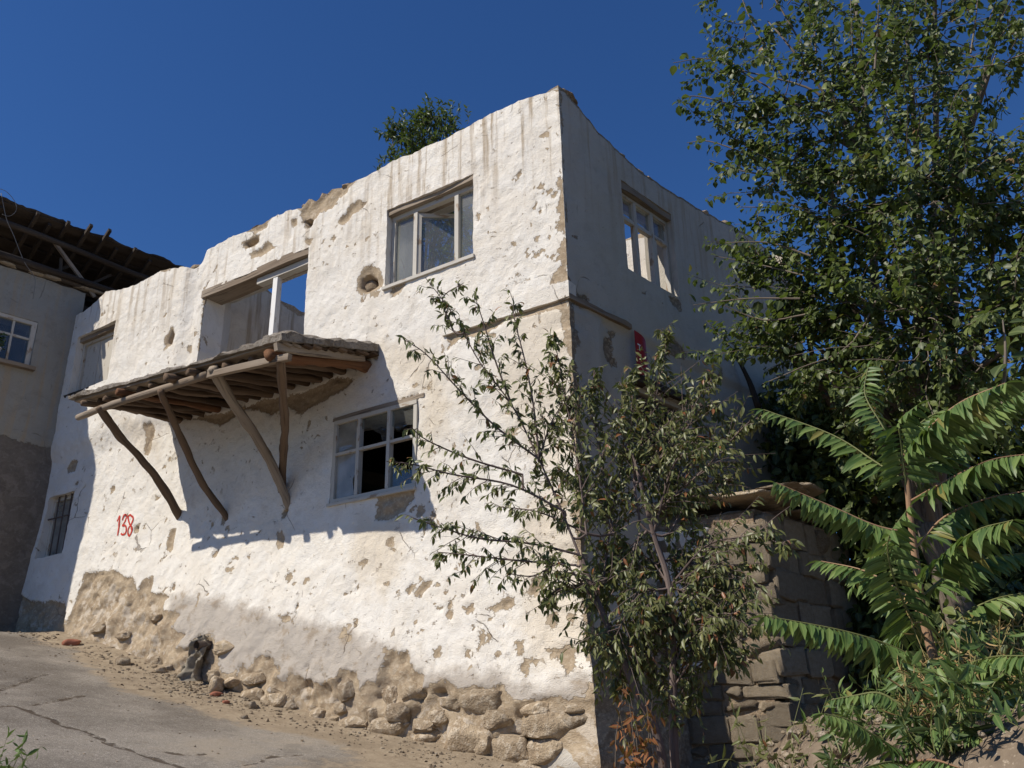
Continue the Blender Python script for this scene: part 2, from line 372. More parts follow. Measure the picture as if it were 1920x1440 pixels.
WOOD_K = mat_wood('dark_old_wood', (.045, .035, .028), (.085, .068, .054))
WOOD_K2 = mat_wood('blackish_brown_wood', (.065, .042, .028), (.11, .072, .045))  # darker brown for the inner boards and set-back logs of the balcony
PAINT = mat_paint('flaked_white_paint', (.48, .45, .395))
PAINT_G = mat_paint('grey_board_paint', (.50, .46, .39))
PAINT_W = mat_paint('clean_white_paint', (.74, .73, .70), (.5, .45, .38))
GLASS = mat_glass('dusty_glass', .16); GLASS_C = mat_glass('clear_glass', .06, (.8, .85, .86), 1.0); GLASS_D = mat_glass('dirty_glass', .42, (.6, .6, .56), 2.0)
BARK = mat_wood('bark', (.15, .12, .095), (.24, .20, .16)); BARK_P = mat_wood('purple_grey_bark', (.13, .095, .085), (.22, .17, .15)); BARK_A = mat_wood('ailanthus_bark', (.30, .17, .10), (.38, .25, .15), sc=.5, crack=.2)
LEAF_M = mat_leaf('mulberry_leaf', (.034, .052, .018), (.066, .090, .028), (.150, .180, .052), .26, .46, .34, dry=(.20, .10, .04), dryf=.992)
LEAF_P = mat_leaf('plum_leaf', (.074, .086, .029), (.118, .126, .043), (.190, .180, .070), .18, .42, .36, dry=(.22, .075, .03), dryf=.965)
LEAF_A = mat_leaf('ailanthus_leaf', (.055, .105, .032), (.105, .170, .048), (.190, .260, .075), .25, .45, .35, dry=(.20, .18, .05), dryf=.965)
LEAF_B = mat_leaf('garden_leaf', (.035, .060, .020), (.055, .090, .028), (.085, .125, .045), .22, .45, .4)
DRY = mat_leaf('dry_leaf', (.20, .065, .028), (.28, .105, .045), (.16, .055, .026), .2, .7, .2)
STRAW = mat_leaf('straw', (.34, .22, .10), (.42, .29, .14), (.28, .17, .075), .15, .8, .1)
RED = mat_plain('red_painted_metal', (.30, .016, .018), .45, .4, .12); WHITE = mat_plain('white_paint', (.75, .74, .72), .6, .2, .1)
SPRAY = mat_plain('red_spray_paint', (.58, .065, .045), .85, .08, .25, 25)
METAL = mat_plain('rusty_metal', (.12, .09, .075), .6, .4, .4); SACK = mat_plain('dirty_sack', (.33, .29, .23), .9, .1, .45, 9)
BRICK = mat_plain('broken_brick', (.34, .14, .09), .9, .1, .35, 12); PLASTIC = mat_plain('white_plastic', (.62, .62, .62), .45, .4, .15); BLUE = mat_plain('blue_print', (.03, .07, .28), .5, .3, .1)
CABLE = mat_plain('grey_cable', (.20, .19, .18), .6, .3, .1); DARK = mat_plain('shade_black', (.03, .026, .022), .95, .05, .2)  # DARK: near-black that paints in the shade of interiors and attic

# ------------------------------------------------------------------ ground and road
def g_plane(x, y):
    p = -.1614 * x + .1408 * y
    r = np.hypot(x, y); return p * np.where(r > 15, 15 / np.maximum(r, 1e-6), 1.0)
def g_road(x, y):
    u = (x - K[0]) * A[0] + (y - K[1]) * A[1]; d = (x - K[0]) * NA[0] + (y - K[1]) * NA[1]
    sag = -.10 * np.exp(-((u - 3.6) / 2.2) ** 2) * np.exp(-(d / 3.0) ** 2)
    heap = .10 * np.exp(-np.maximum(d - .15, 0) / .35) * (u > -.6)
    return g_plane(x, y) + sag + heap + .012 * fbm(x * 1.1, y * 1.1, s=5)
def g_mound(x, y):
    q = 1.62 * sstep(.75, 1.75, x + .25 * fbm(x, y, s=8)) * sstep(1.3, 2.9, y) * sstep(9, 6, y)
    return q + .05 * fbm(x * 2.2, y * 2.2, s=9)
def g_ground(x, y):
    base = g_plane(x, y); u = (x - K[0]) * A[0] + (y - K[1]) * A[1]; d = (x - K[0]) * NA[0] + (y - K[1]) * NA[1]
    under = sstep(-7, -6, u) * sstep(15, 14, u) * sstep(-1.2, -.7, d) * sstep(12, 11, d)
    return np.maximum(base - .30 * under, np.where((x > .4) & (x < 30), g_mound(x, y), -9))
def gz(x, y): return float(max(g_road(np.array([x]), np.array([y]))[0], g_ground(np.array([x]), np.array([y]))[0]))
GROUND = mat_ground('bare_earth', False); ROAD = mat_ground('old_asphalt', True)
def geo(a, b, n): return list(np.geomspace(a, b, n))
ax = np.array([-v for v in geo(12.5, 900, 16)][::-1] + list(np.arange(-12, 12.01, .2)) + geo(12.5, 900, 16))
X, Y = np.meshgrid(ax, ax + 6, indexing='ij'); n = len(ax)
I = np.arange(n * n).reshape(n, n); F = np.stack([I[:-1, :-1], I[1:, :-1], I[1:, 1:], I[:-1, 1:]], -1).reshape(-1, 4)
Zg = g_ground(X.ravel(), Y.ravel())
tag(obj('ground', np.stack([X.ravel(), Y.ravel(), Zg], 1), F, GROUND, smooth=True), kind='structure')
uu = np.arange(-6, 14.01, .05); dd = np.arange(-.5, 10.9, .05); U, D = np.meshgrid(uu, dd, indexing='ij')
PX = K[0] + A[0] * U + NA[0] * D; PY = K[1] + A[1] * U + NA[1] * D; PZ = g_road(PX, PY)
def road_uv(x, y):
    d = ray(x, y); t = 1.6 / ((-.1614 * d[0] + .1408 * d[1]) - d[2]); P = EYE + d * t
    return ((P - K) @ A, (P - K) @ NA)
def zl(ox, oy, s, L): return [(ox + x / s, oy + y / s) for x, y in L]
cracks = [[(0, 1115), (75, 1105), (150, 1130), (230, 1165), (330, 1205), (430, 1230), (520, 1280), (640, 1325), (740, 1360), (870, 1400), (960, 1440), (1100, 1520)],
          [(-60, 1040), (0, 1025), (100, 1000), (230, 960)], [(160, 1100), (270, 1080), (420, 1050)], [(1180, 1410), (1280, 1390), (1340, 1360), (1493, 1345)], [(820, 1330), (900, 1350), (990, 1345)]]
ck = np.full(U.shape, 9.0)
for c in cracks: ck = np.minimum(ck, line_dist(U + .05 * fbm(U * 3, D * 3, s=41), D + .05 * fbm(U * 3, D * 3, s=42), [road_uv(*p) for p in zl(0, 900, 2.666, c)]))
PZ = PZ - .02 * sstep(.05, .0, ck) + .004 * fbm(U * 9, D * 9, s=43)
dirt = sstep(1.5, .45, D + .5 * fbm(U * .8, D * .8, s=44) + .10 * np.maximum(U - 5, 0)) * 1.1 - .25 + .9 * sstep(2.4, .2, U + .3 * fbm(U, D, s=45)) * sstep(4.5, 2.0, D)
I = np.arange(U.size).reshape(U.shape); F = np.stack([I[:-1, :-1], I[:-1, 1:], I[1:, 1:], I[1:, :-1]], -1).reshape(-1, 4)
tag(obj('road', np.stack([PX.ravel(), PY.ravel(), PZ.ravel()], 1), F, ROAD, smooth=True, attrs={'crack': np.minimum(ck, .5).ravel(), 'dirt': dirt.ravel()}), kind='structure')

# ------------------------------------------------------------------ wall builder
def build_wall(name, parent, P0, dU, N, th, u0, u1, z0, zmax, step, topf, holes, disp, attrf, mat, seed=0, miter=False, nseg=4, jag=.012, shell=True):
    us = list(np.arange(u0, u1 + 1e-6, step)); zs = list(np.arange(z0, zmax + step, step))
    for h in holes:
        for v in h[:2]: us[int(np.argmin(np.abs(np.array(us) - v)))] = v
        for v in h[2:]: zs[int(np.argmin(np.abs(np.array(zs) - v)))] = v
    us = np.array(us); zs = np.array(zs); nu, nz = len(us), len(zs)
    top = topf(us); J = np.array([int(np.argmin(np.abs(zs - t))) for t in top])
    U = np.repeat(us[:, None], nz, 1); ZZ = np.repeat(zs[None], nu, 0).copy()
    for i in range(nu): ZZ[i, J[i]] = top[i]
    UU = U + jag * fbm(U * 7, ZZ * 7, s=seed + 3) * ((U > u0 + .1) & (U < u1 - .1)); ZJ = ZZ + jag * fbm(U * 7, ZZ * 7, s=seed + 4)
    d = disp(U, ZZ)
    if miter:
        w = sstep(.45, 0, U); d0 = disp(np.zeros_like(U), ZZ) * 0 + corner_d(ZZ); d = d * (1 - w) + d0 * w
        UU = UU - w * d0 * .987 / 1.162
    P = P0[None, None] + UU[..., None] * dU + d[..., None] * N + ZJ[..., None] * Z
    Bk = P0[None, None] + UU[..., None] * dU + (-th + .02 * fbm(U * 2, ZZ * 2, s=seed + 9))[..., None] * N + ZJ[..., None] * Z
    uc = (us[:-1] + us[1:]) / 2; zc = (zs[:-1] + zs[1:]) / 2
    keep = np.zeros((nu - 1, nz - 1), bool)
    for i in range(nu - 1): keep[i, :min(J[i], J[i + 1])] = True
    for h in holes: keep &= ~((uc[:, None] > h[0]) & (uc[:, None] < h[1]) & (zc[None] > h[2]) & (zc[None] < h[3]))
    idx = np.arange(nu * nz).reshape(nu, nz)
    flip = np.dot(np.cross(dU, Z), N) < 0
    ii, jj = np.nonzero(keep)
    Q = np.stack([idx[ii, jj], idx[ii + 1, jj], idx[ii + 1, jj + 1], idx[ii, jj + 1]], 1)
    if flip: Q = Q[:, ::-1]
    faces = Q.tolist()
    for i in range(nu - 1):
        a, b = J[i], J[i + 1]
        if a > b:
            for j in range(b, a): f = [int(idx[i, j]), int(idx[i + 1, b]), int(idx[i, j + 1])]; faces.append(f[::-1] if flip else f)
        elif b > a:
            for j in range(a, b): f = [int(idx[i, a]), int(idx[i + 1, j]), int(idx[i + 1, j + 1])]; faces.append(f[::-1] if flip else f)
    E = set()
    for f in faces:
        for k in range(len(f)): E.add((f[k - 1], f[k]))
    bnd = [e for e in E if (e[1], e[0]) not in E]
    at = attrf(U, ZZ); V = [P.reshape(-1, 3)]; nV = nu * nz; UVs = [np.stack([U.ravel(), ZZ.ravel()], 1)]; AT = {k: [v.ravel()] for k, v in at.items()}
    if shell:
        back = [[i + nV for i in f[::-1]] for f in faces]
        V.append(Bk.reshape(-1, 3)); UVs.append(np.stack([U.ravel() + 30, ZZ.ravel()], 1))
        for k in AT: AT[k].append(np.full(nV, {'mud': -.25, 'cem': -.5, 'stain': .25, 'drip': .6}[k]) + (sstep(.25, .0, (top[:, None] - ZZ)).ravel() * .3 if k == 'mud' else 0))
        bv = sorted({v for e in bnd for v in e}); pos = {v: i for i, v in enumerate(bv)}; nb = len(bv); base = 2 * nV
        bi = np.array(bv); Pf = V[0][bi]; Pb = V[1][bi]; tz = (top[:, None] - ZZ).ravel()[bi]; istop = tz < .02
        for s in range(1, nseg):
            t = s / nseg; q = Pf * (1 - t) + Pb * t
            q = q + Z * (np.where(istop, .05, .008) * (fbm(q[:, 0] * 4 + s, q[:, 1] * 4, q[:, 2] * 4, s=seed + 20, o=3)))[:, None]
            V.append(q); UVs.append(np.stack([U.ravel()[bi] + t * th, ZZ.ravel()[bi] + t * th], 1))
            for k in AT: AT[k].append(np.where(istop, .2, -.11) if k == 'mud' else np.full(nb, {'cem': -.5, 'stain': .2, 'drip': 0}[k]))
        ring = lambda v, s: v if s == 0 else (v + nV if s == nseg else base + (s - 1) * nb + pos[v])
        rim = []
        for a, b in bnd:
            for s in range(nseg): rim.append([ring(b, s), ring(a, s), ring(a, s + 1), ring(b, s + 1)])
        faces = faces + back + rim
    V = np.vstack(V); UVs = np.vstack(UVs); AT = {k: np.concatenate(v) for k, v in AT.items()}
    used = np.zeros(len(V), bool); used[np.unique(np.concatenate([np.array(f) for f in faces]))] = True
    mp = np.cumsum(used) - 1; faces = [[int(mp[i]) for i in f] for f in faces]
    return obj(name, V[used], faces, mat, parent, UVs[used], {k: v[used] for k, v in AT.items()}, smooth=True, sharp=48)

# ------------------------------------------------------------------ the ruined house: front wall
house = thing('ruined_house', FA(0, 0, 1.1), 'roofless two-storey whitewashed mud house with crumbling plaster and a sagging timber balcony', 'house')
def corner_d(z):
    return .27 * sstep(3.4, 1.1, z) + .03 * sstep(6.0, 5.7, z) + (.022 + .030 * sstep(6.0, 5.8, z)) * fbm(z * 3, z * 0 + 7.7, s=71, o=4) + (.010 + .014 * sstep(6.0, 5.8, z)) * fbm(z * 13, z * 0 + 2.2, s=72)
Z2 = (320, 280, 3.2724); Z3 = (120, 560, 2.595); Z4 = (0, 900, 2.666); Z5 = (500, 1000, 2.743); Z6 = (640, 130, 2.4); Z5b = (600, 720, 5.536); Z7 = (1020, 560, 3.2)
patches = [(Z5, p) for p in [
 [(790, 300), (815, 265), (865, 240), (860, 280), (835, 320), (800, 325)], [(1045, 375), (1115, 345), (1110, 395), (1085, 410)], [(1175, 385), (1240, 360), (1235, 335), (1305, 325), (1300, 385), (1200, 405)],
 [(1370, 230), (1420, 215), (1435, 280), (1410, 330), (1375, 310)], [(955, 380), (1000, 395), (995, 440), (955, 420)], [(1480, 415), (1515, 400), (1510, 480), (1480, 490)], [(1545, 400), (1590, 420), (1570, 480), (1550, 450)],
 [(1320, 560), (1370, 545), (1365, 595), (1330, 600)], [(1470, 560), (1500, 600), (1560, 560), (1590, 620), (1585, 680), (1555, 730), (1530, 650), (1485, 620)], [(1340, 690), (1380, 640), (1440, 650), (1430, 670), (1395, 660), (1390, 735)],
 [(1070, 590), (1100, 590), (1100, 640), (1080, 645)], [(920, 600), (955, 600), (950, 640), (925, 640)], [(1215, 640), (1240, 600), (1255, 630), (1230, 655)], [(135, 450), (165, 415), (180, 440), (175, 465)], [(500, 450), (525, 455), (520, 495), (505, 490)],
 [(690, 300), (715, 292), (712, 318)], [(628, 25), (660, 20), (660, 65), (630, 60)], [(1085, 240), (1110, 240), (1105, 275)], [(230, 240), (250, 235), (240, 270), (218, 280)], [(140, 225), (155, 215), (150, 265), (138, 268)], [(65, 20), (95, 5), (95, 70), (70, 80)],
 [(910, 385), (940, 375), (940, 400), (915, 405)], [(1170, 520), (1200, 515), (1210, 560), (1185, 560)], [(1395, 535), (1430, 530), (1425, 548)], [(1095, 480), (1120, 475), (1115, 498), (1098, 495)], [(880, 660), (905, 650), (890, 680)],
 [(670, 640), (700, 610), (780, 615), (830, 700), (890, 730), (880, 790), (830, 850), (800, 880), (750, 925), (720, 960), (600, 920), (575, 860), (570, 790), (600, 755), (640, 770), (665, 740)],
 [(-40, 790), (40, 750), (100, 800), (140, 870), (190, 915), (300, 900), (350, 800), (370, 760), (450, 745), (460, 705), (540, 720), (565, 800), (600, 900), (720, 950), (800, 870), (890, 790), (1000, 760), (1080, 800), (1150, 780), (1210, 820), (1270, 780), (1340, 860), (1520, 830), (1640, 850), (1800, 870), (1900, 1500), (-40, 1500)]]]
patches += [(Z3, p) for p in [
 [(520, 1130), (550, 1120), (545, 1190), (530, 1235), (510, 1225)], [(745, 1240), (775, 1220), (765, 1260), (740, 1265)], [(1045, 1140), (1065, 1135), (1075, 1180), (1060, 1215), (1045, 1200)], [(1060, 1040), (1090, 1020), (1080, 1060), (1062, 1075)],
 [(765, 1055), (790, 1055), (785, 1090), (770, 1095)], [(505, 200), (540, 145), (555, 170), (545, 235), (520, 245), (505, 260)], [(600, 235), (620, 225), (620, 265), (605, 265)], [(10, 830), (40, 785), (65, 790), (50, 845), (15, 850)],
 [(395, 610), (440, 600), (450, 640), (430, 700), (405, 780), (390, 740), (400, 680)], [(340, 1110), (370, 1100), (365, 1140), (345, 1145)], [(380, 1110), (398, 1095), (395, 1125)], [(1500, 210), (1520, 215), (1525, 300), (1505, 290)], [(1755, 425), (1780, 420), (1775, 445)],
 [(500, 590), (700, 570), (760, 560), (960, 490), (1090, 470), (1200, 440), (1330, 370), (1420, 390), (1340, 450), (1240, 500), (1150, 560), (1080, 520), (1000, 570), (940, 540), (880, 540), (760, 620), (690, 590)],
 [(1170, 640), (1190, 570), (1195, 600), (1178, 645)], [(1255, 570), (1280, 560), (1275, 590)], [(320, 790), (340, 770), (335, 800)], [(1320, 600), (1420, 560), (1480, 540), (1640, 490), (1720, 455), (1725, 490), (1500, 560), (1325, 612)]]]
patches += [(Z2, p) for p in [
 [(800, 400), (850, 310), (880, 330), (920, 300), (960, 270), (1000, 230), (1060, 205), (1100, 215), (1090, 270), (1040, 300), (1000, 360), (950, 390), (925, 385), (910, 420), (880, 440), (870, 480), (830, 485), (815, 440)],
 [(1030, 450), (1100, 360), (1150, 320), (1210, 320), (1200, 350), (1130, 400), (1070, 470)], [(990, 540), (1030, 535), (1020, 560), (1000, 570)], [(740, 440), (775, 420), (780, 470), (745, 480)], [(440, 570), (500, 540), (550, 520), (540, 570), (500, 600), (450, 610)],
 [(480, 640), (560, 600), (600, 570), (640, 590), (660, 600), (560, 650), (500, 665)], [(1140, 870), (1150, 800), (1190, 730), (1240, 700), (1280, 740), (1310, 800), (1300, 850), (1230, 880), (1170, 890)], [(1350, 860), (1450, 825), (1400, 890), (1345, 920)],
 [(1230, 880), (1290, 870), (1270, 910), (1235, 905)], [(820, 540), (870, 545), (865, 600), (830, 570)], [(500, 490), (600, 440), (600, 480), (520, 520)], [(1690, 1150), (1800, 1140), (1760, 1190), (1710, 1215)], [(1070, 770), (1090, 770), (1085, 795)], [(290, 700), (200, 860), (230, 900), (190, 1240), (165, 1240), (190, 1000), (200, 880)]]]
patches += [(Z6, p) for p in [
 [(985, 450), (1000, 520), (1010, 640), (1015, 700), (990, 740), (960, 720), (985, 660), (970, 620), (985, 540), (965, 520)], [(1000, 760), (1020, 800), (1020, 950), (920, 980), (960, 930), (985, 880), (975, 820)], [(860, 760), (885, 750), (880, 775)],
 [(470, 1200), (560, 1170), (700, 1120), (900, 1050), (1030, 1035), (1050, 1110), (960, 1085), (840, 1110), (740, 1130), (690, 1170), (560, 1215), (480, 1224)], [(610, 650), (630, 650), (625, 690), (612, 680)], [(770, 780), (785, 785), (778, 800)], [(890, 560), (940, 535), (985, 530), (930, 560)]]]
patches += [(Z4, p) for p in [
 [(250, 1000), (330, 840), (440, 470), (480, 465), (600, 450), (640, 480), (690, 490), (720, 560), (745, 500), (800, 490), (790, 560), (880, 580), (870, 640), (970, 680), (930, 740), (1010, 770), (960, 840), (1080, 880), (1060, 950), (1130, 1000), (1260, 1080), (1360, 1060), (1430, 1100), (1500, 1130), (1500, 1500), (250, 1300)],
 [(700, 650), (740, 600), (720, 680)], [(850, 250), (885, 245), (875, 350), (845, 360)], [(1040, 590), (1052, 580), (1048, 640), (1038, 630)], [(890, 520), (915, 510), (912, 555), (892, 555)], [(945, 430), (960, 428), (955, 445)], [(1465, 480), (1485, 478), (1480, 530), (1467, 525)], [(1465, 690), (1493, 670), (1500, 720), (1470, 715)],
 [(1090, 500), (1110, 505), (1100, 530)], [(520, 350), (545, 348), (540, 365)]]]
patches += [(Z5b, [(610, 1180), (990, 1075), (980, 1190), (900, 1300), (850, 1330), (690, 1420), (570, 1420)])]
mudP = [[wa(*q) for q in zl(*z, p)] for z, p in patches]
cemP = [[wa(*q) for q in p] for p in [[(335, 1110), (416, 1117), (560, 1151), (680, 1175), (760, 1210), (830, 1250), (950, 1245), (1000, 1275), (1080, 1268), (1160, 1280), (1160, 1500), (300, 1500)]]]
stainP = [[wa(*q) for q in p] for p in [[(671, 960), (762, 970), (760, 1084), (733, 1115), (690, 1100), (660, 1055)], [(960, 560), (1080, 550), (1095, 880), (1020, 900), (920, 760), (950, 640)], [(1000, 900), (1100, 900), (1110, 1250), (1000, 1240), (960, 1060)], [(215, 770), (300, 790), (300, 850), (250, 850)], [(690, 640), (800, 640), (860, 760), (790, 900), (790, 740)]]]
holesP = [([wa(*q) for q in zl(*Z2, [(820, 440), (850, 425), (875, 445), (870, 475), (835, 480)])], .20), ([wa(*q) for q in zl(*Z2, [(450, 575), (510, 550), (540, 545), (500, 590), (460, 600)])], .12), ([wa(*q) for q in zl(*Z2, [(1165, 850), (1175, 790), (1210, 770), (1260, 790), (1265, 830), (1230, 865), (1185, 878)])], .28), ([wa(*q) for q in zl(*Z3, [(512, 220), (540, 155), (550, 200), (530, 235)])], .10),
 ([wa(*q) for q in zl(*Z3, [(345, 1115), (368, 1105), (362, 1140)])], .04), ([wa(*q) for q in zl(*Z3, [(1063, 1035), (1088, 1022), (1078, 1058)])], .06),
 ([wa(*q) for q in zl(*Z5, [(835, 840), (890, 800), (900, 830), (860, 875)])], .10), ([wa(*q) for q in zl(*Z5, [(920, 820), (990, 800), (990, 850), (940, 845)])], .10), ([wa(*q) for q in zl(*Z5, [(1300, 1000), (1350, 1020), (1350, 1060), (1310, 1050)])], .10), ([wa(*q) for q in zl(*Z5, [(1220, 980), (1290, 955), (1280, 990), (1230, 1005)])], .10),
 ([wa(*q) for q in zl(*Z5, [(850, 1080), (910, 1090), (910, 1115), (860, 1105)])], .08), ([wa(*q) for q in zl(*Z5, [(600, 1060), (740, 1060), (730, 1085), (620, 1085)])], .08), ([wa(*q) for q in zl(*Z5, [(1430, 915), (1500, 905), (1490, 930), (1440, 930)])], .07)]
_rc = np.random.default_rng(77); CHIPS = []
for (n_, ua, ub_, za, zb_, r1_) in ((15, .0, 2.4, 1.9, 3.8, .06), (9, .02, .7, 6.3, 8.3, .05), (9, .05, 2.0, 4.3, 5.9, .05), (9, 2.4, 5.0, 2.2, 3.8, .045), (9, 5, 8.8, 3.2, 4.6, .04), (8, 2.6, 9.5, 6.4, 8.6, .04), (6, 6.5, 9.8, 4.6, 6.0, .045)):
    for _ in range(int(n_ * 1.7)):
        cu_, cz_ = _rc.uniform(ua, ub_), _rc.uniform(za, zb_); sp = _rc.uniform(.04, .22)
        for _q in range(_rc.integers(2, 9)): CHIPS.append((cu_ + _rc.normal() * sp, cz_ + _rc.normal() * sp, .006 + r1_ * _rc.random() ** 2.5, _rc.uniform(0, 3.1), _rc.uniform(1.0, 3.0)))
_cache = {}
def front_fields(U, ZZ):
    k = (U.shape, float(U.sum()))
    if k in _cache: return _cache[k]
    wu = U + .014 * fbm(U * 9, ZZ * 9, s=31) + .035 * sstep(4, 3.2, ZZ) * fbm(U * 2.6, ZZ * 2.6, s=131); wz = ZZ + .014 * fbm(U * 9, ZZ * 9, s=32) + .035 * sstep(4, 3.2, ZZ) * fbm(U * 2.6, ZZ * 2.6, s=132)
    mud = np.full(U.shape, -.3)
    for p in mudP: mud = np.maximum(mud, poly_sdf(wu, wz, p))
    mud = np.maximum(mud, .085 * sstep(6.05, 5.9, ZZ) + .015 - U + .10 * fbm(U * 2.5, ZZ * 2.5, s=133) + .05 * fbm(U * 9, ZZ * 9, s=134) - .06)
    if U.size > 4000:
        for (cu, cz, cr, ca, ce) in CHIPS:
            m_ = (np.abs(U - cu) < .3) & (np.abs(ZZ - cz) < .3); x_ = wu[m_] - cu; y_ = wz[m_] - cz; a_ = x_ * math.cos(ca) + y_ * math.sin(ca); b_ = (y_ * math.cos(ca) - x_ * math.sin(ca)) * ce
            mud[m_] = np.maximum(mud[m_], (cr - np.hypot(a_, b_)) * .8)
    hg_ = ZZ - (1.15 + .205 * U - .06 * np.exp(-((U - 4) / 2) ** 2)); mud = np.maximum(mud, np.clip(.20 + .30 * fbm(U * 1.7, ZZ * 1.7, s=135) - .55 * hg_, -.3, .25))
    cem = np.full(U.shape, -.5)
    for p in cemP: cem = np.maximum(cem, poly_sdf(U, ZZ, p))
    st = np.full(U.shape, -.6)
    for p in stainP: st = np.maximum(st, poly_sdf(U, ZZ, p))
    hole = np.zeros(U.shape)
    for p, dep in holesP: hole = np.maximum(hole, dep * sstep(-.01, .05, poly_sdf(wu, wz, p)))
    mud = np.where(hole > .01, np.maximum(mud, .05), mud)
    _cache[k] = (mud, cem, st, hole); return _cache[k]
def front_disp(U, ZZ):
    mud, cem, st, hole = front_fields(U, ZZ); m = sstep(-.012, .014, mud)
    low = sstep(3.6, 1.3, ZZ - .165 * U)
    d = .25 * low * (1 - .55 * sstep(5, 9.5, U)) + .035 * fbm(U * .7, ZZ * .7, s=33) + .010 * fbm(U * 4.5, ZZ * 4.5, s=34) + .0070 * fbm(U * 14, ZZ * 14, s=35, o=2)
    d = d + .07 * sstep(6.65, 6.95, U) * sstep(5.8, 6.2, ZZ)
    deep = sstep(.03, .16, mud)
    d = d - m * (.010 + .020 * sstep(.012, .05, mud)) + m * (.35 + low) * .035 * fbm(U * 6, ZZ * 6, s=36) + deep * (.055 * fbm(U * 3.2, ZZ * 3.8, s=37, o=4) + .045 * np.abs(fbm(U * 9, ZZ * 9, s=137, o=3)) - .045 * low * sstep(5, 4, U))
    cz_ = sstep(-.02, .06, cem); d = d + .012 * cz_ + cz_ * (.016 * fbm(U * 5, ZZ * 5, s=138) + .007 * fbm(U * 13, ZZ * 13, s=139)) - hole
    return d
def front_attr(U, ZZ):
    mud, cem, st, hole = front_fields(U, ZZ); top = front_top(U)
    return {'mud': mud + .16 * sstep(.05, .0, top - ZZ + .03 * fbm(U * 6, ZZ * 0, s=38)), 'cem': cem, 'stain': np.clip(.5 + st * 1.6, 0, 1), 'drip': sstep(1.9, .1, top - ZZ + .7 * fbm(U * 3, ZZ * .2, s=39)) * (.95 - .35 * sstep(2, 4, U))}
prof = [wa(x, y) for x, y in [(1052, 165), (1020, 174), (960, 196), (900, 225), (850, 254), (790, 281), (740, 303), (700, 325), (660, 343), (640, 352), (625, 355), (610, 368), (592, 378), (580, 372), (566, 392), (540, 396), (500, 415), (470, 430), (430, 446), (400, 462), (388, 470), (380, 490), (370, 503), (340, 505), (310, 512), (270, 535), (225, 548), (205, 550), (190, 566), (165, 585), (150, 592)]]
prof = sorted(prof); PU = np.array([p[0] for p in prof]); PZt = np.array([p[1] for p in prof])
def front_top(u): return np.interp(u, PU, PZt) + .022 * fbm(np.asarray(u) * 9, np.asarray(u) * 0 + 3, s=40, o=3)
OPEN = {'upper': (1.27, 2.69, 6.90, 8.06), 'door': (4.14, 6.44, 6.05, 8.00), 'shutter': (8.63, 9.80, 7.04, 8.11), 'lower': (2.10, 3.45, 4.18, 5.25), 'barred': (9.20, 9.93, 4.27, 5.28)}
front = build_wall('front_wall', house, K, A, NA, .52, 0, 10.35, .6, 9.0, .027, front_top, list(OPEN.values()), front_disp, front_attr, PLASTER, 1, miter=True)
_gu = np.arange(-.2, 10.4, .03); _gz = np.arange(.5, 9.0, .03); _GD = front_disp(*np.meshgrid(_gu, _gz, indexing='ij'))
def dA(u, z): return float(_GD[min(max(int(round((u + .2) / .03)), 0), len(_gu) - 1), min(max(int(round((z - .5) / .03)), 0), len(_gz) - 1)])

# ------------------------------------------------------------------ side wall, inner walls, floor
spatch = [[wb(*q) for q in zl(*Z6, p)] for p in [[(1010, 1010), (1110, 1010), (1130, 1050), (1110, 1070), (1050, 1060), (1030, 1040)], [(1020, 730), (1060, 750), (1060, 770), (1040, 755)], [(1470, 1010), (1530, 1040), (1530, 1090), (1490, 1050)], [(1340, 1000), (1375, 1000), (1370, 1012)], [(1680, 770), (1710, 780), (1700, 800)]]]
spatch += [[wb(*q) for q in zl(*Z7, p)] for p in [[(375, 230), (420, 215), (440, 260), (430, 320), (470, 390), (440, 410), (400, 370), (375, 300)], [(400, 180), (460, 200), (430, 230)], [(720, 290), (790, 230), (830, 280), (865, 330), (850, 360), (790, 340)], [(180, 200), (200, 200), (205, 280), (180, 280)], [(1040, 480), (1070, 400), (1090, 500), (1060, 540)]]]
sprof = sorted([wb(x, y) for x, y in [(1056, 166), (1073, 190), (1110, 235), (1161, 282), (1200, 318), (1265, 363), (1320, 397), (1402, 438), (1440, 470)]]); SU = np.array([p[0] for p in sprof]); SZ = np.array([p[1] for p in sprof])
def side_top(u): return np.interp(u, SU, SZ) + .02 * fbm(np.asarray(u) * 8, np.asarray(u) * 0 + 6, s=50, o=3)
def side_mud(U, ZZ):
    mud = np.full(U.shape, -.3); wu = U + .012 * fbm(U * 9, ZZ * 9, s=51); wz = ZZ + .012 * fbm(U * 9, ZZ * 9, s=52)
    for p in spatch: mud = np.maximum(mud, poly_sdf(wu, wz, p))
    mud = np.maximum(mud, .03 + .03 * sstep(6.0, 5.85, ZZ) - np.abs(U - .02 - .05 * fbm(ZZ * 4, ZZ * 0, s=53)) - .02 * sstep(6, 6.1, ZZ))
    return np.maximum(mud, 2.6 - ZZ + .4 * fbm(U * 1.5, ZZ * 1.5, s=54))
def side_disp(U, ZZ):
    m = sstep(-.012, .014, side_mud(U, ZZ)); low = sstep(3.4, 1.2, ZZ)
    return .24 * low + .03 * fbm(U * .7, ZZ * .7, s=55) + .007 * fbm(U * 4.5, ZZ * 4.5, s=56) - m * (.022 - .02 * fbm(U * 6, ZZ * 6, s=57)) - .05 * sstep(5.95, 5.85, ZZ) * sstep(.5, .7, U)
def side_attr(U, ZZ):
    return {'mud': np.maximum(side_mud(U, ZZ), .2 * sstep(.06, .0, side_top(U) - ZZ) - .1), 'cem': np.full(U.shape, -.5), 'stain': .25 + .2 * fbm(U, ZZ, s=58), 'drip': sstep(2.2, .1, side_top(U) - ZZ + .8 * fbm(U * 3, ZZ * .2, s=59)) * .65}
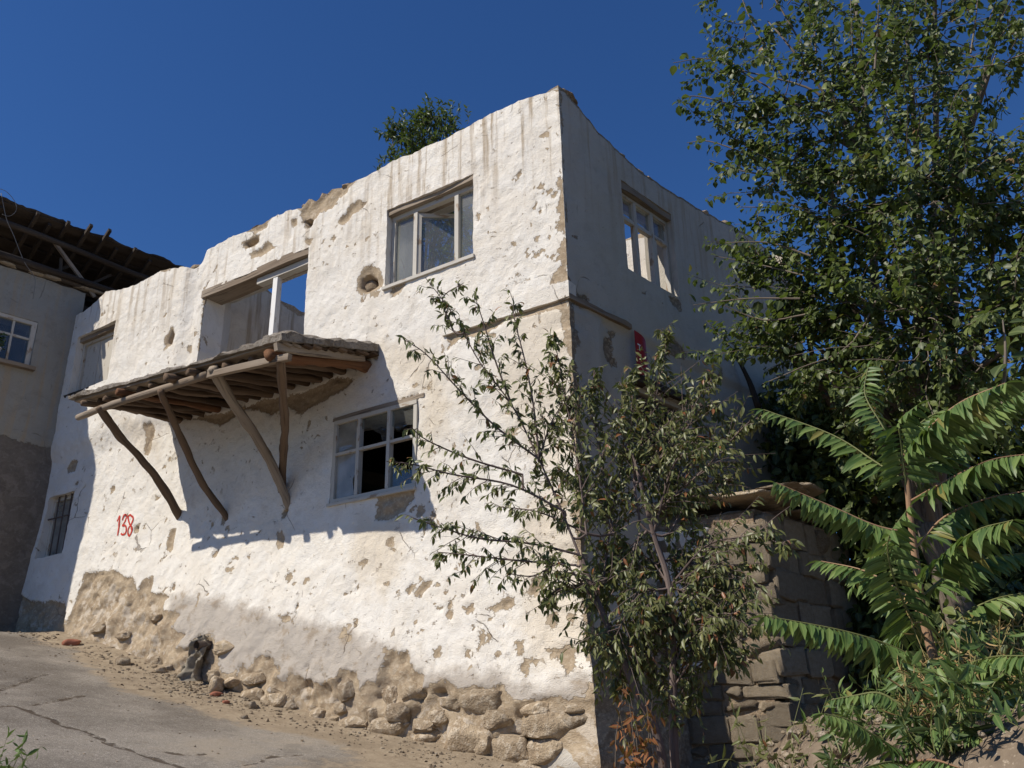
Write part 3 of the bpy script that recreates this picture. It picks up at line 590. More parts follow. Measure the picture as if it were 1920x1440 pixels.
SOPEN = {'upper': (1.19, 2.33, 6.78, 8.06), 'lower': (1.22, 2.30, 4.25, 5.32)}
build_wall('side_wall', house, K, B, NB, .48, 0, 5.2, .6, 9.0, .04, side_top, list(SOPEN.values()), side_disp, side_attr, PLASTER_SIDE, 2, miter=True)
def plain_attr(topf, mudz=None, stain=.2, drip=.9):
    def f(U, ZZ):
        t = topf(U); return {'mud': .28 * sstep(.22, 0, t - ZZ + .12 * fbm(U * 3, ZZ * 3, s=61)) - .2, 'cem': np.full(U.shape, -.5), 'stain': stain + .25 * fbm(U, ZZ, s=62), 'drip': np.full(U.shape, drip)}
    return f
def rough_disp(s): return lambda U, ZZ: .02 * fbm(U * .9, ZZ * .9, s=s) + .008 * fbm(U * 5, ZZ * 5, s=s + 1)
def cross_z(x, y, u):
    P = on_plane(K + A * u, NB, x, y); return ((P - K - A * u) @ B, P[2])
cp = [cross_z(x, y, 6.62) for x, y in [(440, 520), (465, 526), (500, 540), (530, 565), (562, 582)]]
ctop = lambda u: np.interp(u, [p[0] for p in cp], [p[1] for p in cp]) + .05 * fbm(np.asarray(u) * 4, np.asarray(u) * 0, s=63)
build_wall('cross_wall', house, K + A * 6.62, B, NB, .35, .48, 5.0, 5.6, 9.3, .07, lambda u: np.minimum(ctop(u), 8.75), [], rough_disp(64), plain_attr(lambda u: np.minimum(ctop(u), 8.75), stain=.45), PLASTER_IN, 3)
c2 = lambda u: 8.1 - .16 * np.asarray(u) + .25 * (np.floor(np.asarray(u) * .9) % 2) + .05 * fbm(np.asarray(u) * 4, np.asarray(u) * 0, s=66)
build_wall('cross_wall', house, K + A * 3.75, B, NB, .3, .48, 4.6, 5.6, 8.8, .07, c2, [], rough_disp(67), plain_attr(c2, stain=.2), PLASTER_IN, 4)
btop = lambda u: 8.25 + .25 * sstep(2.2, .4, np.asarray(u)) + .09 * fbm(np.asarray(u) * 2.5, np.asarray(u) * 0, s=68)
build_wall('back_wall', house, K + B * 5.15, A, NA, .45, -.2, 10.35, .8, 9.2, .08, btop, [], rough_disp(69), plain_attr(btop, stain=.1, drip=.5), PLASTER_IN, 5)
ptop_ = lambda u: 8.55 + .06 * fbm(np.asarray(u) * 3, np.asarray(u) * 0, s=170)
build_wall('partition_wall', house, K + B * 3.3, A, NA, .3, .46, 3.5, 5.9, 9.0, .07, ptop_, [], rough_disp(171), plain_attr(ptop_, stain=.1, drip=.4), PLASTER, 14)
g = Geo(); boxg(g, FA(.35, -.45, 5.82), A * 9.6, -NA * 4.7, Z * .16); g.obj('floor_slab', WOOD_K, house)
g = Geo(); boxg(g, FA(.4, -.6, 1.3), A * 9.4, -NA * 4.3, Z * .12); g.obj('ground_floor', DARK, house)  # floor coloured near-black so the lower rooms stay in shade
ltop = lambda u: 8.6 + .1 * fbm(np.asarray(u) * 3, np.asarray(u) * 0, s=168)
build_wall('end_wall', house, K + A * 10.33, B, -NB, .4, .3, 5.0, .8, 9.2, .12, ltop, [], rough_disp(169), plain_attr(ltop), PLASTER_IN, 6)
# plastered string course near the corner and the bare timber that continues it round the side
def course(name, f, u0, u1, d0, d1, z0, z1, mat, seed, N):
    n = 30; V = []; UVc = []; Fc = []
    for i in range(n + 1):
        u = u0 + (u1 - u0) * i / n
        for (d, z) in ((-.12, z0), (d1, z0), (d1, z1), (-.12, z1)):
            e = .010 * float(fbm(u * 5, z * 5, s=seed)); V.append(f(u, d + (e if d > 0 else 0), z + e * .8)); UVc.append((u, z + d))
        if i:
            b = i * 4
            for k in range(4): q = (b - 4 + k, b - 4 + (k + 1) % 4, b + (k + 1) % 4, b + k); Fc.append(q if N else q[::-1])
    Fc.append((0, 1, 2, 3)); Fc.append((n * 4 + 3, n * 4 + 2, n * 4 + 1, n * 4))
    zero = np.zeros(len(V)); return obj(name, V, Fc, mat, house, UVc, {'mud': zero - .3, 'cem': zero - .5, 'stain': zero + .3, 'drip': zero + .1}, smooth=False)
course('string_course', FA, -.03, 1.72, 0, .038, 5.95, 6.15, PLASTER, 75, True)
course('timber_ledge', FB, -.03, 1.12, 0, .035, 5.935, 5.995, WOOD, 76, False)

# ------------------------------------------------------------------ windows and doors
def wbox(g, f, u0, u1, d0, d1, z0, z1, taper=.004):
    P = f(u0, d0, z0); boxg(g, P, f(u1, d0, z0) - P, f(u0, d1, z0) - P, f(u0, d0, z1) - P, taper)
def frame_part(f, u0, u1, z0, z1, d, w=.06, t=.07, mat=PAINT, name='window', head=None):
    g = Geo()
    wbox(g, f, u0, u0 + w, d - t, d, z0 + w, z1 - w); wbox(g, f, u1 - w, u1, d - t, d, z0 + w, z1 - w)
    wbox(g, f, u0, u1, d - t - .003, d + .006, z0, z0 + w); wbox(g, f, u0, u1, d - t - .003, d + .006, z1 - w, z1)
    return g.obj(name, mat, house)
def member(par, name, f, u0, u1, d0, d1, z0, z1, mat=PAINT):
    g = Geo(); wbox(g, f, u0, u1, d0, d1, z0, z1, .003); return g.obj(name, mat, par)
def pane(par, f, poly, d, mat):
    V = [f(u, d, z) for u, z in poly] + [f(u, d - .004, z) for u, z in poly]; n = len(poly)
    Fp = [tuple(range(n)), tuple(range(2 * n - 1, n - 1, -1))] + [(k, n + k, n + (k + 1) % n, (k + 1) % n) for k in range(n)]
    return obj('pane', V, Fp, mat, par)
def rect(u0, u1, z0, z1): return [(u0, z0), (u1, z0), (u1, z1), (u0, z1)]
def lintel(f, u0, u1, z0, z1, d, mat, th=.2, seed=0, name='lintel'):
    g = Geo(); plank(g, f(u0, d - th / 2, (z0 + z1) / 2), f(u1, d - th / 2, (z0 + z1) / 2), th, z1 - z0, taper=.12, seg=14, warp=.008); return g.obj(name, mat, house)
# upper front window
o = OPEN['upper']; dw = -.09; w = frame_part(FA, o[0] + .005, o[1] - .005, o[2] + .01, o[3] - .07, dw)
lintel(FA, o[0] - .10, o[1] + .10, o[3] - .068, o[3] + .012, -.012, WOOD, .3)
m1, m2 = 2.27, 1.60
member(w, 'mullion', FA, m1 - .03, m1 + .03, dw - .065, dw + .012, o[2] + .075, o[3] - .135); member(w, 'mullion', FA, m2 - .03, m2 + .03, dw - .065, dw + .012, o[2] + .075, o[3] - .135)
pane(w, FA, rect(m1 + .031, o[1] - .068, o[2] + .075, o[3] - .135), dw - .035, GLASS); pane(w, FA, rect(o[0] + .068, m2 - .031, o[2] + .075, o[3] - .135), dw - .035, GLASS)
hinge = FA(m1 - .03, dw, 0); dirS = (-A * .80 - NA * .60); nS = (NA * .80 - A * .60)              # casement swung inwards
def FS(u, d, z): return hinge + dirS * u + nS * d + Z * z
g = Geo(); sw = .58; zz0, zz1 = o[2] + .08, o[3] - .16
for a in ((0, .05, zz0 + .05, zz1 - .05), (sw - .05, sw, zz0 + .05, zz1 - .05), (0, sw, zz0, zz0 + .05), (0, sw, zz1 - .05, zz1)): wbox(g, FS, a[0], a[1], -.04, 0, a[2], a[3], .002)
g.obj('casement', PAINT, w); pane(w, FS, rect(.052, sw - .052, zz0 + .052, zz1 - .052), -.018, GLASS)
g = Geo(); wbox(g, FA, o[0] - .02, o[1] + .02, dw, .045, o[2] - .035, o[2] + .008); g.obj('sill', PAINT, w)
# doorway on to the balcony
o = OPEN['door']; lin = lintel(FA, o[0] - .12, o[1] + .05, o[3] - .10, o[3] + .035, .012, WOOD, .34)
g = Geo(); wbox(g, FA, 4.86, 4.95, -.16, -.07, 6.0, 7.86); door = g.obj('door_post', PAINT_W, house)
g = Geo(); wbox(g, FA, o[0], 5.3, -.18, -.06, 7.80, 7.895); g.obj('door_head', PAINT, house)
# shuttered window at the far end
o = OPEN['shutter']; dw = -.07; w = frame_part(FA, o[0] + .005, o[1] - .005, o[2] + .01, o[3] - .075, dw, .055, .08, PAINT_G)
lintel(FA, o[0] - .1, o[1] + .12, o[3] - .08, o[3] + .02, .01, WOOD, .3)
e = np.linspace(o[0] + .07, o[1] - .07, 6)
for k in range(5):
    if k == 0: continue
    member(w, 'board', FA, e[k] + .004, e[k + 1] - .004, dw - .06, dw - .035 + .006 * (k % 2), o[2] + .07, o[3] - .135 - .0 * k, PAINT_G)
g = Geo(); plank(g, FA(o[0] + .16, dw + .02, o[2] + .06), FA(o[0] + .11, dw + .03, o[3] - .22), .035, .03, NA); g.obj('loose_batten', PAINT, w)
g = Geo(); wbox(g, FA, o[0] - .05, o[1] + .16, -.05, .06, o[2] - .045, o[2] + .004, .02); g.obj('sill', WOOD_K, w)
# lower front window with broken panes
o = OPEN['lower']; dw = .015; w = frame_part(FA, o[0] + .005, o[1] - .005, o[2] + .005, o[3] - .005, dw, .05, .07)
lintel(FA, o[0] - .09, o[1] + .06, o[3] + .002, o[3] + .055, .006, WOOD, .3); zc = 4.80; ms = (3.02, 2.53)
for m in ms: member(w, 'mullion', FA, m - .025, m + .025, dw - .065, dw + .010, o[2] + .056, o[3] - .056)
ed = (o[0] + .055, ms[1] - .026, ms[1] + .026, ms[0] - .026, ms[0] + .026, o[1] - .055)
for k in range(3): member(w, 'glazing_bar', FA, ed[2 * k], ed[2 * k + 1], dw - .055, dw + .004, zc - .018, zc + .018)
zb, zt = o[2] + .056, o[3] - .056; dg = dw - .03
pane(w, FA, rect(ed[4], ed[5], zc + .019, zt), dg, GLASS_D); pane(w, FA, [(ed[4] + .03, zb), (ed[5], zb), (ed[5], zc - .019), (ed[4], zc - .019), (ed[4], zb + .34), (ed[4] + .07, zb + .2)], dg, GLASS_D)
pane(w, FA, [(ed[2], zc + .019), (ed[2] + .10, zc + .03), (ed[2] + .13, zc + .14), (ed[2] + .24, zc + .20), (ed[2] + .3, zc + .25), (ed[3], zc + .26), (ed[3], zt), (ed[2], zt)], dg, GLASS_C)
pane(w, FA, [(ed[0], zc + .15), (ed[0] + .12, zc + .17), (ed[0] + .25, zc + .12), (ed[1], zc + .2), (ed[1], zt), (ed[0], zt)], dg, GLASS_C)
pane(w, FA, [(ed[0], zb), (ed[1], zb), (ed[1], zb + .27), (ed[0] + .25, zb + .26), (ed[0] + .12, zb + .19), (ed[0], zb + .16)], dg, GLASS_C)
g = Geo(); wbox(g, FA, o[0] - .01, o[1] + .02, -.02, .05, o[2] - .03, o[2] + .003, .006); g.obj('sill', PAINT, w)
# barred window low down at the far end
o = OPEN['barred']; dw = -.10; w = frame_part(FA, o[0] + .005, o[1] - .005, o[2] + .005, o[3] - .005, dw, .06, .06, PAINT_G)
for k in range(3):
    u = o[0] + .18 + .18 * k; g = Geo(); tube(g, [FA(u, dw + .03, o[2] + .0), FA(u, dw + .03, o[3])], .012, n=6); g.obj('bar', METAL, w)
g = Geo(); tube(g, [FA(o[0], dw + .05, 4.92), FA(o[1], dw + .05, 4.92)], .013, n=6); g.obj('bar', METAL, w)
pane(w, FA, rect(o[0] + .068, o[1] - .068, o[2] + .068, o[3] - .068), dw - .035, GLASS_D)
# side window, upper
o = SOPEN['upper']; dw = -.10; w = frame_part(FB, o[0] + .005, o[1] - .005, o[2] + .005, o[3] - .10, dw, .045, .07)
lintel(FB, o[0] - .05, o[1] + .10, o[3] - .098, o[3] + .01, -.03, WOOD, .3); zc = 7.60; ms = (1.57, 1.95)
for m in ms: member(w, 'mullion', FB, m - .028, m + .028, dw - .065, dw + .008, o[2] + .051, o[3] - .146)
ed = (o[0] + .051, ms[0] - .029, ms[0] + .029, ms[1] - .029, ms[1] + .029, o[1] - .051)
for k in range(3): member(w, 'glazing_bar', FB, ed[2 * k], ed[2 * k + 1], dw - .06, dw + .004, zc - .025, zc + .025)
for k in range(3): pane(w, FB, rect(ed[2 * k], ed[2 * k + 1], zc + .026, o[3] - .147), dw - .03, GLASS_C)
member(w, 'casement_stile', FB, ms[1] + .06, ms[1] + .10, dw - .05, dw - .012, o[2] + .052, zc - .027)
# side window, lower, boarded
o = SOPEN['lower']; dw = -.12; w = frame_part(FB, o[0] + .005, o[1] - .005, o[2] + .005, o[3] - .005, dw, .06, .07, PAINT_G)
for k in range(4): member(w, 'slat', FB, o[0] + .066, o[1] - .066, dw - .05, dw - .02, o[3] - .20 - .13 * k, o[3] - .10 - .13 * k, WOOD_K)
lintel(FB, o[0] - .1, o[1] + .1, o[3] + .0, o[3] + .09, .0, WOOD_K, .25)

# ------------------------------------------------------------------ balcony
def cedge(u):                                     # front edge height of the sagging slab
    return np.interp(u, [2.75, 6.9], [5.62, 5.86])
bn, bm_ = 90, 34; V = []; ub, db = np.linspace(2.74, 6.94, bn), np.linspace(-.05, 1.55, bm_)
UB, DB = np.meshgrid(ub, db, indexing='ij'); edge = np.minimum(np.minimum(UB - 2.74, 6.94 - UB), 1.55 - DB)
ZB = 6.02 + (cedge(UB) - 6.02) * np.clip(DB / 1.5, 0, 1)
topz = ZB + .095 + .045 * fbm(UB * 2.2, DB * 2.2, s=81) + .035 * fbm(UB * 9, DB * 9, s=82) - .05 * sstep(.12, 0, edge) + .05 * sstep(3.6, 2.9, UB)
botz = ZB + .012 + .005 * fbm(UB * 9, DB * 9, s=83)
jx = .07 * fbm(UB * 6, DB * 6, s=84); jd = .07 * fbm(UB * 6, DB * 6, s=85)
T_ = np.array([FA(u + a, d + b, z) for u, d, z, a, b in zip(UB.ravel(), DB.ravel(), topz.ravel(), jx.ravel(), jd.ravel())]); B_ = np.array([FA(u + a * .6, d + b * .6, z) for u, d, z, a, b in zip(UB.ravel(), DB.ravel(), botz.ravel(), jx.ravel(), jd.ravel())])
I = np.arange(bn * bm_).reshape(bn, bm_); q = np.stack([I[:-1, :-1], I[1:, :-1], I[1:, 1:], I[:-1, 1:]], -1).reshape(-1, 4)
nV = bn * bm_; rimv = list(I[:, 0]) + list(I[-1, 1:]) + list(I[-2::-1, -1]) + list(I[0, -2:0:-1])
Fb = q.tolist() + (q[:, ::-1] + nV).tolist() + [[int(a), int(a) + nV, int(b) + nV, int(b)] for a, b in zip(rimv, rimv[1:] + rimv[:1])]
MUDSLAB = mat_stone('grey_mud_slab', (.26, .23, .195), (.36, .325, .28), (.20, .17, .135))
bal = obj('balcony', np.vstack([T_, B_]), Fb, MUDSLAB, house, smooth=True, sharp=35)
bal['label'] = 'sagging balcony of logs and boards under a crust of grey mud'
def FBal(u, d, drop=0.0): return FA(u, d, float(6.02 + (cedge(u) - 6.02) * min(max(d, 0) / 1.5, 1.05)) - drop)
nb_ = 11
for k in range(nb_):                                # boards along the wall, carried by the logs
    d = .06 + 1.38 * k / (nb_ - 1); ext = rng.random(2) * .06
    g = Geo(); n = 8; pts = [FBal(2.80 - ext[0] + (4.06 + ext.sum()) * i / n, d, .012 + .004 * math.sin(i * 2 + k)) for i in range(n + 1)]
    for i in range(n): pass
    Vp = []; Up = []; Fp = []; wd = .062 + .008 * rng.random()
    for i, p in enumerate(pts):
        for a, b in ((-1, -1), (1, -1), (1, 1), (-1, 1)): Vp.append(p + NA * a * wd + Z * b * .014); Up.append((4.2 * i / n + k * 7, a * wd + b * .014))
    for i in range(n):
        for m in range(4): Fp.append((i * 4 + m, i * 4 + (m + 1) % 4, i * 4 + 4 + (m + 1) % 4, i * 4 + 4 + m))
    Fp += [(3, 2, 1, 0), tuple(n * 4 + m for m in range(4))]
    g.add(Vp, [f[::-1] for f in Fp], Up); g.obj('board', [WOOD_K2, WOOD_D, WOOD_K2][k % 3] if k < nb_ - 2 else WOOD, bal)
for k, (u, r, over) in enumerate([(6.62, .045, .05), (6.15, .05, .0), (5.78, .055, .08), (5.2, .048, -.02), (4.72, .065, .12), (4.28, .055, .1), (3.8, .06, .0), (3.35, .055, -.05), (2.98, .082, .06), (6.4, .05, -.08), (5.98, .05, -.1), (5.48, .055, -.06), (4.96, .05, -.08), (4.5, .05, -.1), (4.04, .055, -.08), (3.57, .055, -.1), (3.16, .05, -.1)]):
    g = Geo(); P = [FBal(u + .03 * math.sin(k * 3 + i), -.12 + (1.62 + over) * i / 6, .03 + r + .012 * math.sin(k + i * 1.3)) for i in range(7)]
    tube(g, smooth_path(P, 3), r * .98, r * .82, n=10, rough=.30, seed=k + 1); g.obj('log', WOOD_R if k in (8, 2) else (WOOD_D if k < 9 else WOOD_K2), bal, smooth=True)
g = Geo(); plank(g, FBal(2.86, .15, .05), FBal(2.84, 1.56, .05), .05, .10, taper=.15, seg=8, warp=.01); g.obj('side_board', WOOD, bal)
g = Geo(); tube(g, smooth_path([FA(6.78, 1.47, 5.60), FA(6.0, 1.46, 5.62), FA(5.0, 1.45, 5.60), FA(4.15, 1.45, 5.58)], 4), .045, .05, n=9, rough=.12, seed=31); g.obj('front_pole', WOOD, bal, smooth=True)
g = Geo(); plank(g, FA(4.05, 1.50, 5.545), FA(2.70, 1.47, 5.44), .06, .075, taper=.1, seg=6, warp=.01); g.obj('front_pole', WOOD, bal)
g = Geo(); tube(g, smooth_path([FA(4.3, 1.42, 5.62), FA(3.6, 1.40, 5.55), FA(3.0, 1.40, 5.50)], 4), .04, .045, n=8, rough=.15, seed=35); g.obj('front_pole', WOOD_D, bal, smooth=True)
def strut(top, mid, foot, r0, r1, mat, seed):
    def q(x, y, d): u, z = wa(x, y, d); return FA(u, d, z)
    P = [q(*top)] + [q(*m) for m in mid] + [q(*foot)]
    P[0] = P[0] + (P[0] - P[1]) / np.linalg.norm(P[0] - P[1]) * .08; e = P[-1] - P[-2]; P.append(P[-1] + e / np.linalg.norm(e) * .15)
    g = Geo(); tube(g, smooth_path(P, 7), r0 * .94, r1 * .94, n=12, rough=.26, seed=seed); g.obj('strut', mat, bal, smooth=True)
strut((192, 772, 1.45), [(222, 815, 1.15), (262, 858, .80), (300, 905, .42)], (331, 957, .06), .052, .058, WOOD_D, 51)
strut((304, 742, 1.45), [(330, 800, 1.05), (358, 862, .66), (385, 915, .34)], (418, 960, .06), .045, .048, WOOD_D, 52)
strut((404, 700, 1.45), [(437, 757, 1.08), (478, 815, .70), (508, 868, .36)], (536, 932, .05), .065, .055, WOOD, 53)
strut((525, 682, 1.42), [(531, 740, 1.0), (534, 800, .6), (531, 850, .3)], (530, 905, .08), .052, .05, WOOD_D, 54)

# painted number, lumps on the wall tops, stones of the base
def zn(L): return [wa(*q) for q in zl(160, 900, 9.0, L)]
strokes = [[(545, 700), (585, 610), (580, 740), (568, 940)], [(630, 680), (660, 595), (685, 590), (695, 640), (675, 710), (640, 770), (690, 770), (715, 830), (700, 900), (650, 925), (620, 905)],
           [(800, 620), (760, 590), (730, 640), (760, 730), (800, 800), (805, 880), (770, 945), (745, 900), (755, 820), (795, 740), (822, 660), (800, 610)]]
g = Geo()
for L in strokes:
    P = smooth_path(np.array(zn(L)), 6); V = []; T = np.gradient(P, axis=0)
    for p, t in zip(P, T):
        t = t / (np.linalg.norm(t) + 1e-9); nrm = np.array([-t[1], t[0]]); hw = .014 * (1 + .2 * float(vnoise(p[0] * 30, p[1] * 30)))
        for s in (-1, 1): q = p + nrm * hw * s; V.append(FA(q[0], dA(q[0], q[1]) + .007, q[1]))
    g.add(V, [(2 * i, 2 * i + 1, 2 * i + 3, 2 * i + 2) for i in range(len(P) - 1)])
num = g.obj('painted_number', SPRAY, front); num['label'] = 'red spray painted number 138'
def wall_stone(par, name, f, N, dU, u, z, ru, rz, rd, d, seed, mat, n=3, box=.55):
    P, F_ = rock(f(u, d, z), dU * ru, Z * rz, N * rd, seed, n, box=box); return obj(name, P, F_, mat, par, smooth=True, sharp=38)
stones = [(Z5, s) for s in [(420, 805, 50, 55), (400, 900, 25, 35), (450, 975, 60, 50), (640, 1005, 92, 52), (330, 960, 38, 26), (820, 1040, 72, 48), (930, 880, 60, 42), (1120, 870, 120, 62), (800, 985, 60, 36), (1010, 1040, 95, 88), (1120, 1085, 50, 58), (1190, 960, 70, 55), (1250, 1110, 110, 78), (1390, 895, 68, 38), (1480, 990, 150, 62), (1450, 1130, 100, 72), (1650, 1110, 92, 68), (1660, 980, 80, 62), (40, 860, 45, 40), (115, 872, 42, 38), (275, 930, 35, 30), (1335, 1025, 36, 36), (700, 925, 60, 46), (560, 940, 38, 38), (1600, 900, 60, 30), (880, 950, 50, 40), (640, 840, 40, 50), (760, 820, 50, 60), (1560, 1200, 80, 50), (1340, 1210, 90, 45)]]
stones += [(Z4, s) for s in [(1385, 1100, 45, 38), (1440, 1105, 38, 30), (450, 860, 26, 26), (520, 850, 26, 20), (640, 905, 42, 28), (760, 920, 50, 38), (850, 960, 40, 38), (1140, 840, 38, 32), (1100, 985, 35, 32), (1280, 990, 60, 36), (1270, 1080, 58, 38), (1180, 1010, 36, 30), (400, 830, 26, 34), (350, 800, 20, 30), (760, 690, 30, 22), (470, 740, 30, 26), (600, 780, 30, 24)]]
for k, (zt_, (x, y, rx, ry)) in enumerate(stones):
    x, y = zt_[0] + x / zt_[2], zt_[1] + y / zt_[2]; rx, ry = rx / zt_[2], ry / zt_[2]
    off = .2; u, z = wa(x, y, off); u2, _ = wa(x + rx, y, off); _, z2 = wa(x, y - ry, off)
    ru, rz = abs(u - u2), abs(z2 - z); s = min(ru, rz)
    if u - ru * 1.16 < -.17: u = -.17 + ru * 1.16
    wall_stone(front, 'stone', FA, NA, A, u, z, ru * 1.16, rz * 1.16, .10 + .35 * s, dA(max(u, .02), z) - .035 - .15 * s, 100 + k, STONE, n=4, box=.7)
for k, (u, z, r, h) in enumerate([(.10, 8.76, .16, .06), (3.5, 8.80, .13, .05), (4.02, 8.72, .16, .12), (4.35, 8.68, .10, .08), (6.95, 8.62, .24, .09), (7.15, 8.70, .12, .06), (8.9, 8.64, .2, .04), (2.0, 8.82, .12, .03), (5.4, 8.76, .16, .04), (9.5, 8.6, .15, .05)]):
    wall_stone(house, 'clod', FA, NA, A, u, float(front_top(np.array([u]))[0]) + h * .3, r, h, .22, -.22, 200 + k, MUD)
for k, (x, y, r, h) in enumerate([(1175, 283, .10, .07), (1207, 311, .09, .06), (1226, 322, .06, .05), (1335, 402, .13, .06), (1368, 412, .08, .07), (1385, 425, .08, .04)]):
    u, z = wb(x, y); wall_stone(house, 'clod', FB, NB, B, u, float(side_top(np.array([u]))[0]) + h * .5, r, h, .12, -.15, 230 + k, MUD)
wall_stone(house, 'clod', FA, NA, A, 3.04, 7.10, .10, .12, .10, -.16, 260, MUD)        # loose lump in the broken vent hole
# drain pipe at the foot of the wall
pu, pz = wa(384, 1208, .3); g = Geo(); n = 14
P = [FA(pu, .1, pz), FA(pu, .42, pz - .02)]; tube(g, P, .055, .055, n=n, caps=False); tube(g, P, .045, .045, n=n, caps=False)
g.obj('drain_pipe', METAL, house)
bd = FA(pu, .36, pz - .02)

# ------------------------------------------------------------------ neighbour's house
nb = thing('neighbour_house', FN(0, 0, 3.0), 'shaded grey-blue plastered house with dark broken timber eaves at the left', 'house')
def nb_attr(U, ZZ):
    lowm = 6.15 + .15 * U - ZZ + .25 * fbm(U * 1.4, ZZ * 1.4, s=91)
    return {'mud': np.clip(lowm, -.3, .3), 'cem': np.full(U.shape, -.5), 'stain': .35 + .4 * fbm(U * 1.2, ZZ * .7, s=92), 'drip': .5 + .4 * fbm(U, ZZ * .3, s=93)}
NW = (.63, 1.75, 7.42, 8.27); ntop = lambda u: 9.10 + .05 * fbm(np.asarray(u) * 3, np.asarray(u) * 0, s=94)
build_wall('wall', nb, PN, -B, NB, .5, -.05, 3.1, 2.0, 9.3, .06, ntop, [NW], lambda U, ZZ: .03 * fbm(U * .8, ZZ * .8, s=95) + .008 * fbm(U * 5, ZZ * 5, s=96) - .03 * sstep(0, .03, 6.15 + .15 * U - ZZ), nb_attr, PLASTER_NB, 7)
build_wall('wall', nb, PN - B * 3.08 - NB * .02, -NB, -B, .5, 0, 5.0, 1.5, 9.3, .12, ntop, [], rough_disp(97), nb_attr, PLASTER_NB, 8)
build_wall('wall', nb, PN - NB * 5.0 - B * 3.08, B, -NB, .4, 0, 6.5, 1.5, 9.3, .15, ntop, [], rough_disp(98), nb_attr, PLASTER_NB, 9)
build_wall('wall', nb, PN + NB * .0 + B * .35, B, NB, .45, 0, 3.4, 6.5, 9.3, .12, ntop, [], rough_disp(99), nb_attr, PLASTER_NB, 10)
g = Geo(); P = FN(NW[0], -.10, NW[2])
def nbox(g, s0, s1, e0, e1, z0, z1):
    P = FN(s0, e0, z0); boxg(g, P, FN(s1, e0, z0) - P, FN(s0, e1, z0) - P, FN(s0, e0, z1) - P, .003)
g = Geo(); s0, s1, z0, z1 = NW
for a in ((s0 + .004, s0 + .085, z0 + .06, z1 - .07), (s1 - .085, s1 - .004, z0 + .06, z1 - .07)): nbox(g, a[0], a[1], -.10, -.02, a[2], a[3])
nbox(g, s0 + .004, s1 - .004, -.103, -.015, z0 + .004, z0 + .06); nbox(g, s0 + .004, s1 - .004, -.103, -.015, z1 - .07, z1 - .004)
w = g.obj('window', PAINT, nb)
for c in (s0 + .36, s0 + .74):
    g = Geo(); nbox(g, c - .018, c + .018, -.08, -.035, z0 + .06, z1 - .07); g.obj('glazing_bar', PAINT, w)
zc = z0 + .52; xs = (s0 + .085, s0 + .342, s0 + .378, s0 + .722, s0 + .758, s1 - .085)
for k in range(3):
    g = Geo(); nbox(g, xs[2 * k], xs[2 * k + 1], -.078, -.037, zc - .018, zc + .018); g.obj('glazing_bar', PAINT, w)
    for za, zb_ in ((z0 + .061, zc - .019), (zc + .019, z1 - .071)): pane(w, lambda u, d, z: FN(u, d, z), rect(xs[2 * k], xs[2 * k + 1], za, zb_), -.058, GLASS_C)
g = Geo(); nbox(g, s0 - .06, s1 + .05, -.02, .13, z0 - .06, z0 + .002); g.obj('sill', WOOD, w)
g = Geo(); nbox(g, s0 - .1, s1 + .1, -.9, -.6, z0 - .2, z1 + .2); g.obj('room_shade_box', DARK, nb)  # near-black box standing in for the unlit room behind the panes
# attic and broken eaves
g = Geo(); nbox(g, -2.6, 1.85, -1.5, -1.35, 8.9, 10.0); g.obj('attic_dark_back', DARK, nb)  # near-black backing added to keep the open attic dark
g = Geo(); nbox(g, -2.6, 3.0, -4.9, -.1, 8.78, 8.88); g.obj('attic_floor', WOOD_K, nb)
for k in range(3):
    g = Geo(); tube(g, smooth_path([FN(1.9, .05 + .10 * k - .15, 9.14 + .05 * k), FN(.6, .07 + .10 * k - .15, 9.13 + .05 * k), FN(-.7 - .3 * k, .05 + .1 * k - .15, 9.10 + .06 * k)], 4), .06, .05, n=8, rough=.2, seed=70 + k); g.obj('wall_plate', WOOD_K, nb, smooth=True)
g = Geo(); tube(g, smooth_path([FN(1.85, .0, 9.90), FN(.6, .02, 9.86), FN(-.8, .0, 9.78), FN(-2.4, 0, 9.75)], 4), .06, .055, n=8, rough=.15, seed=75); g.obj('purlin', WOOD_K, nb, smooth=True)
g = Geo(); tube(g, smooth_path([FN(1.85, -.7, 9.60), FN(-.8, -.7, 9.55), FN(-2.4, -.7, 9.5)], 4), .06, .055, n=8, rough=.15, seed=76); g.obj('purlin', WOOD_K, nb, smooth=True)
tips = {1: (.22, 1.05), 3: (.26, .55), 4: (.36, .2), 5: (.40, -.12), 7: (.22, -.7)}
ra = [1.6, 1.05, .8, .55, .2, -.12, -.4, -.7, -1.05, -1.5, -2.0]
for k, s in enumerate(ra):
    e1 = tips.get(k, (.08, 0))[0]; g = Geo(); plank(g, FN(s, -1.3, 9.40), FN(s - .02, e1, 10.05 + .42 * (e1 + .1)), .055, .075, taper=.1, seg=4, warp=.006); g.obj('rafter', WOOD_K, nb)
for k in range(8):
    e0 = .12 - .175 * k; zr = 10.10 + .42 * e0 + .022 * (k % 2); ss = 1.75 + .0 * rng.random()
    g = Geo(); plank(g, FN(ss, e0 - .085, zr + .035), FN(-2.3 + .15 * rng.random(), e0 - .085, zr + .0), .168, .022, NB * -.42 + Z, taper=.1, seg=10, warp=.012); g.obj('roof_board', WOOD_K, nb)
g = Geo(); P = FN(1.75, -1.3, 9.56); boxg(g, P, FN(-2.3, -1.3, 9.56) - P, FN(1.75, -5.2, 9.0) - P, Z * .08); g.obj('roof', WOOD_K, nb)
g = Geo(); n = 40
for i in range(n): pass
Vr = []; Ur = []; Fr = []
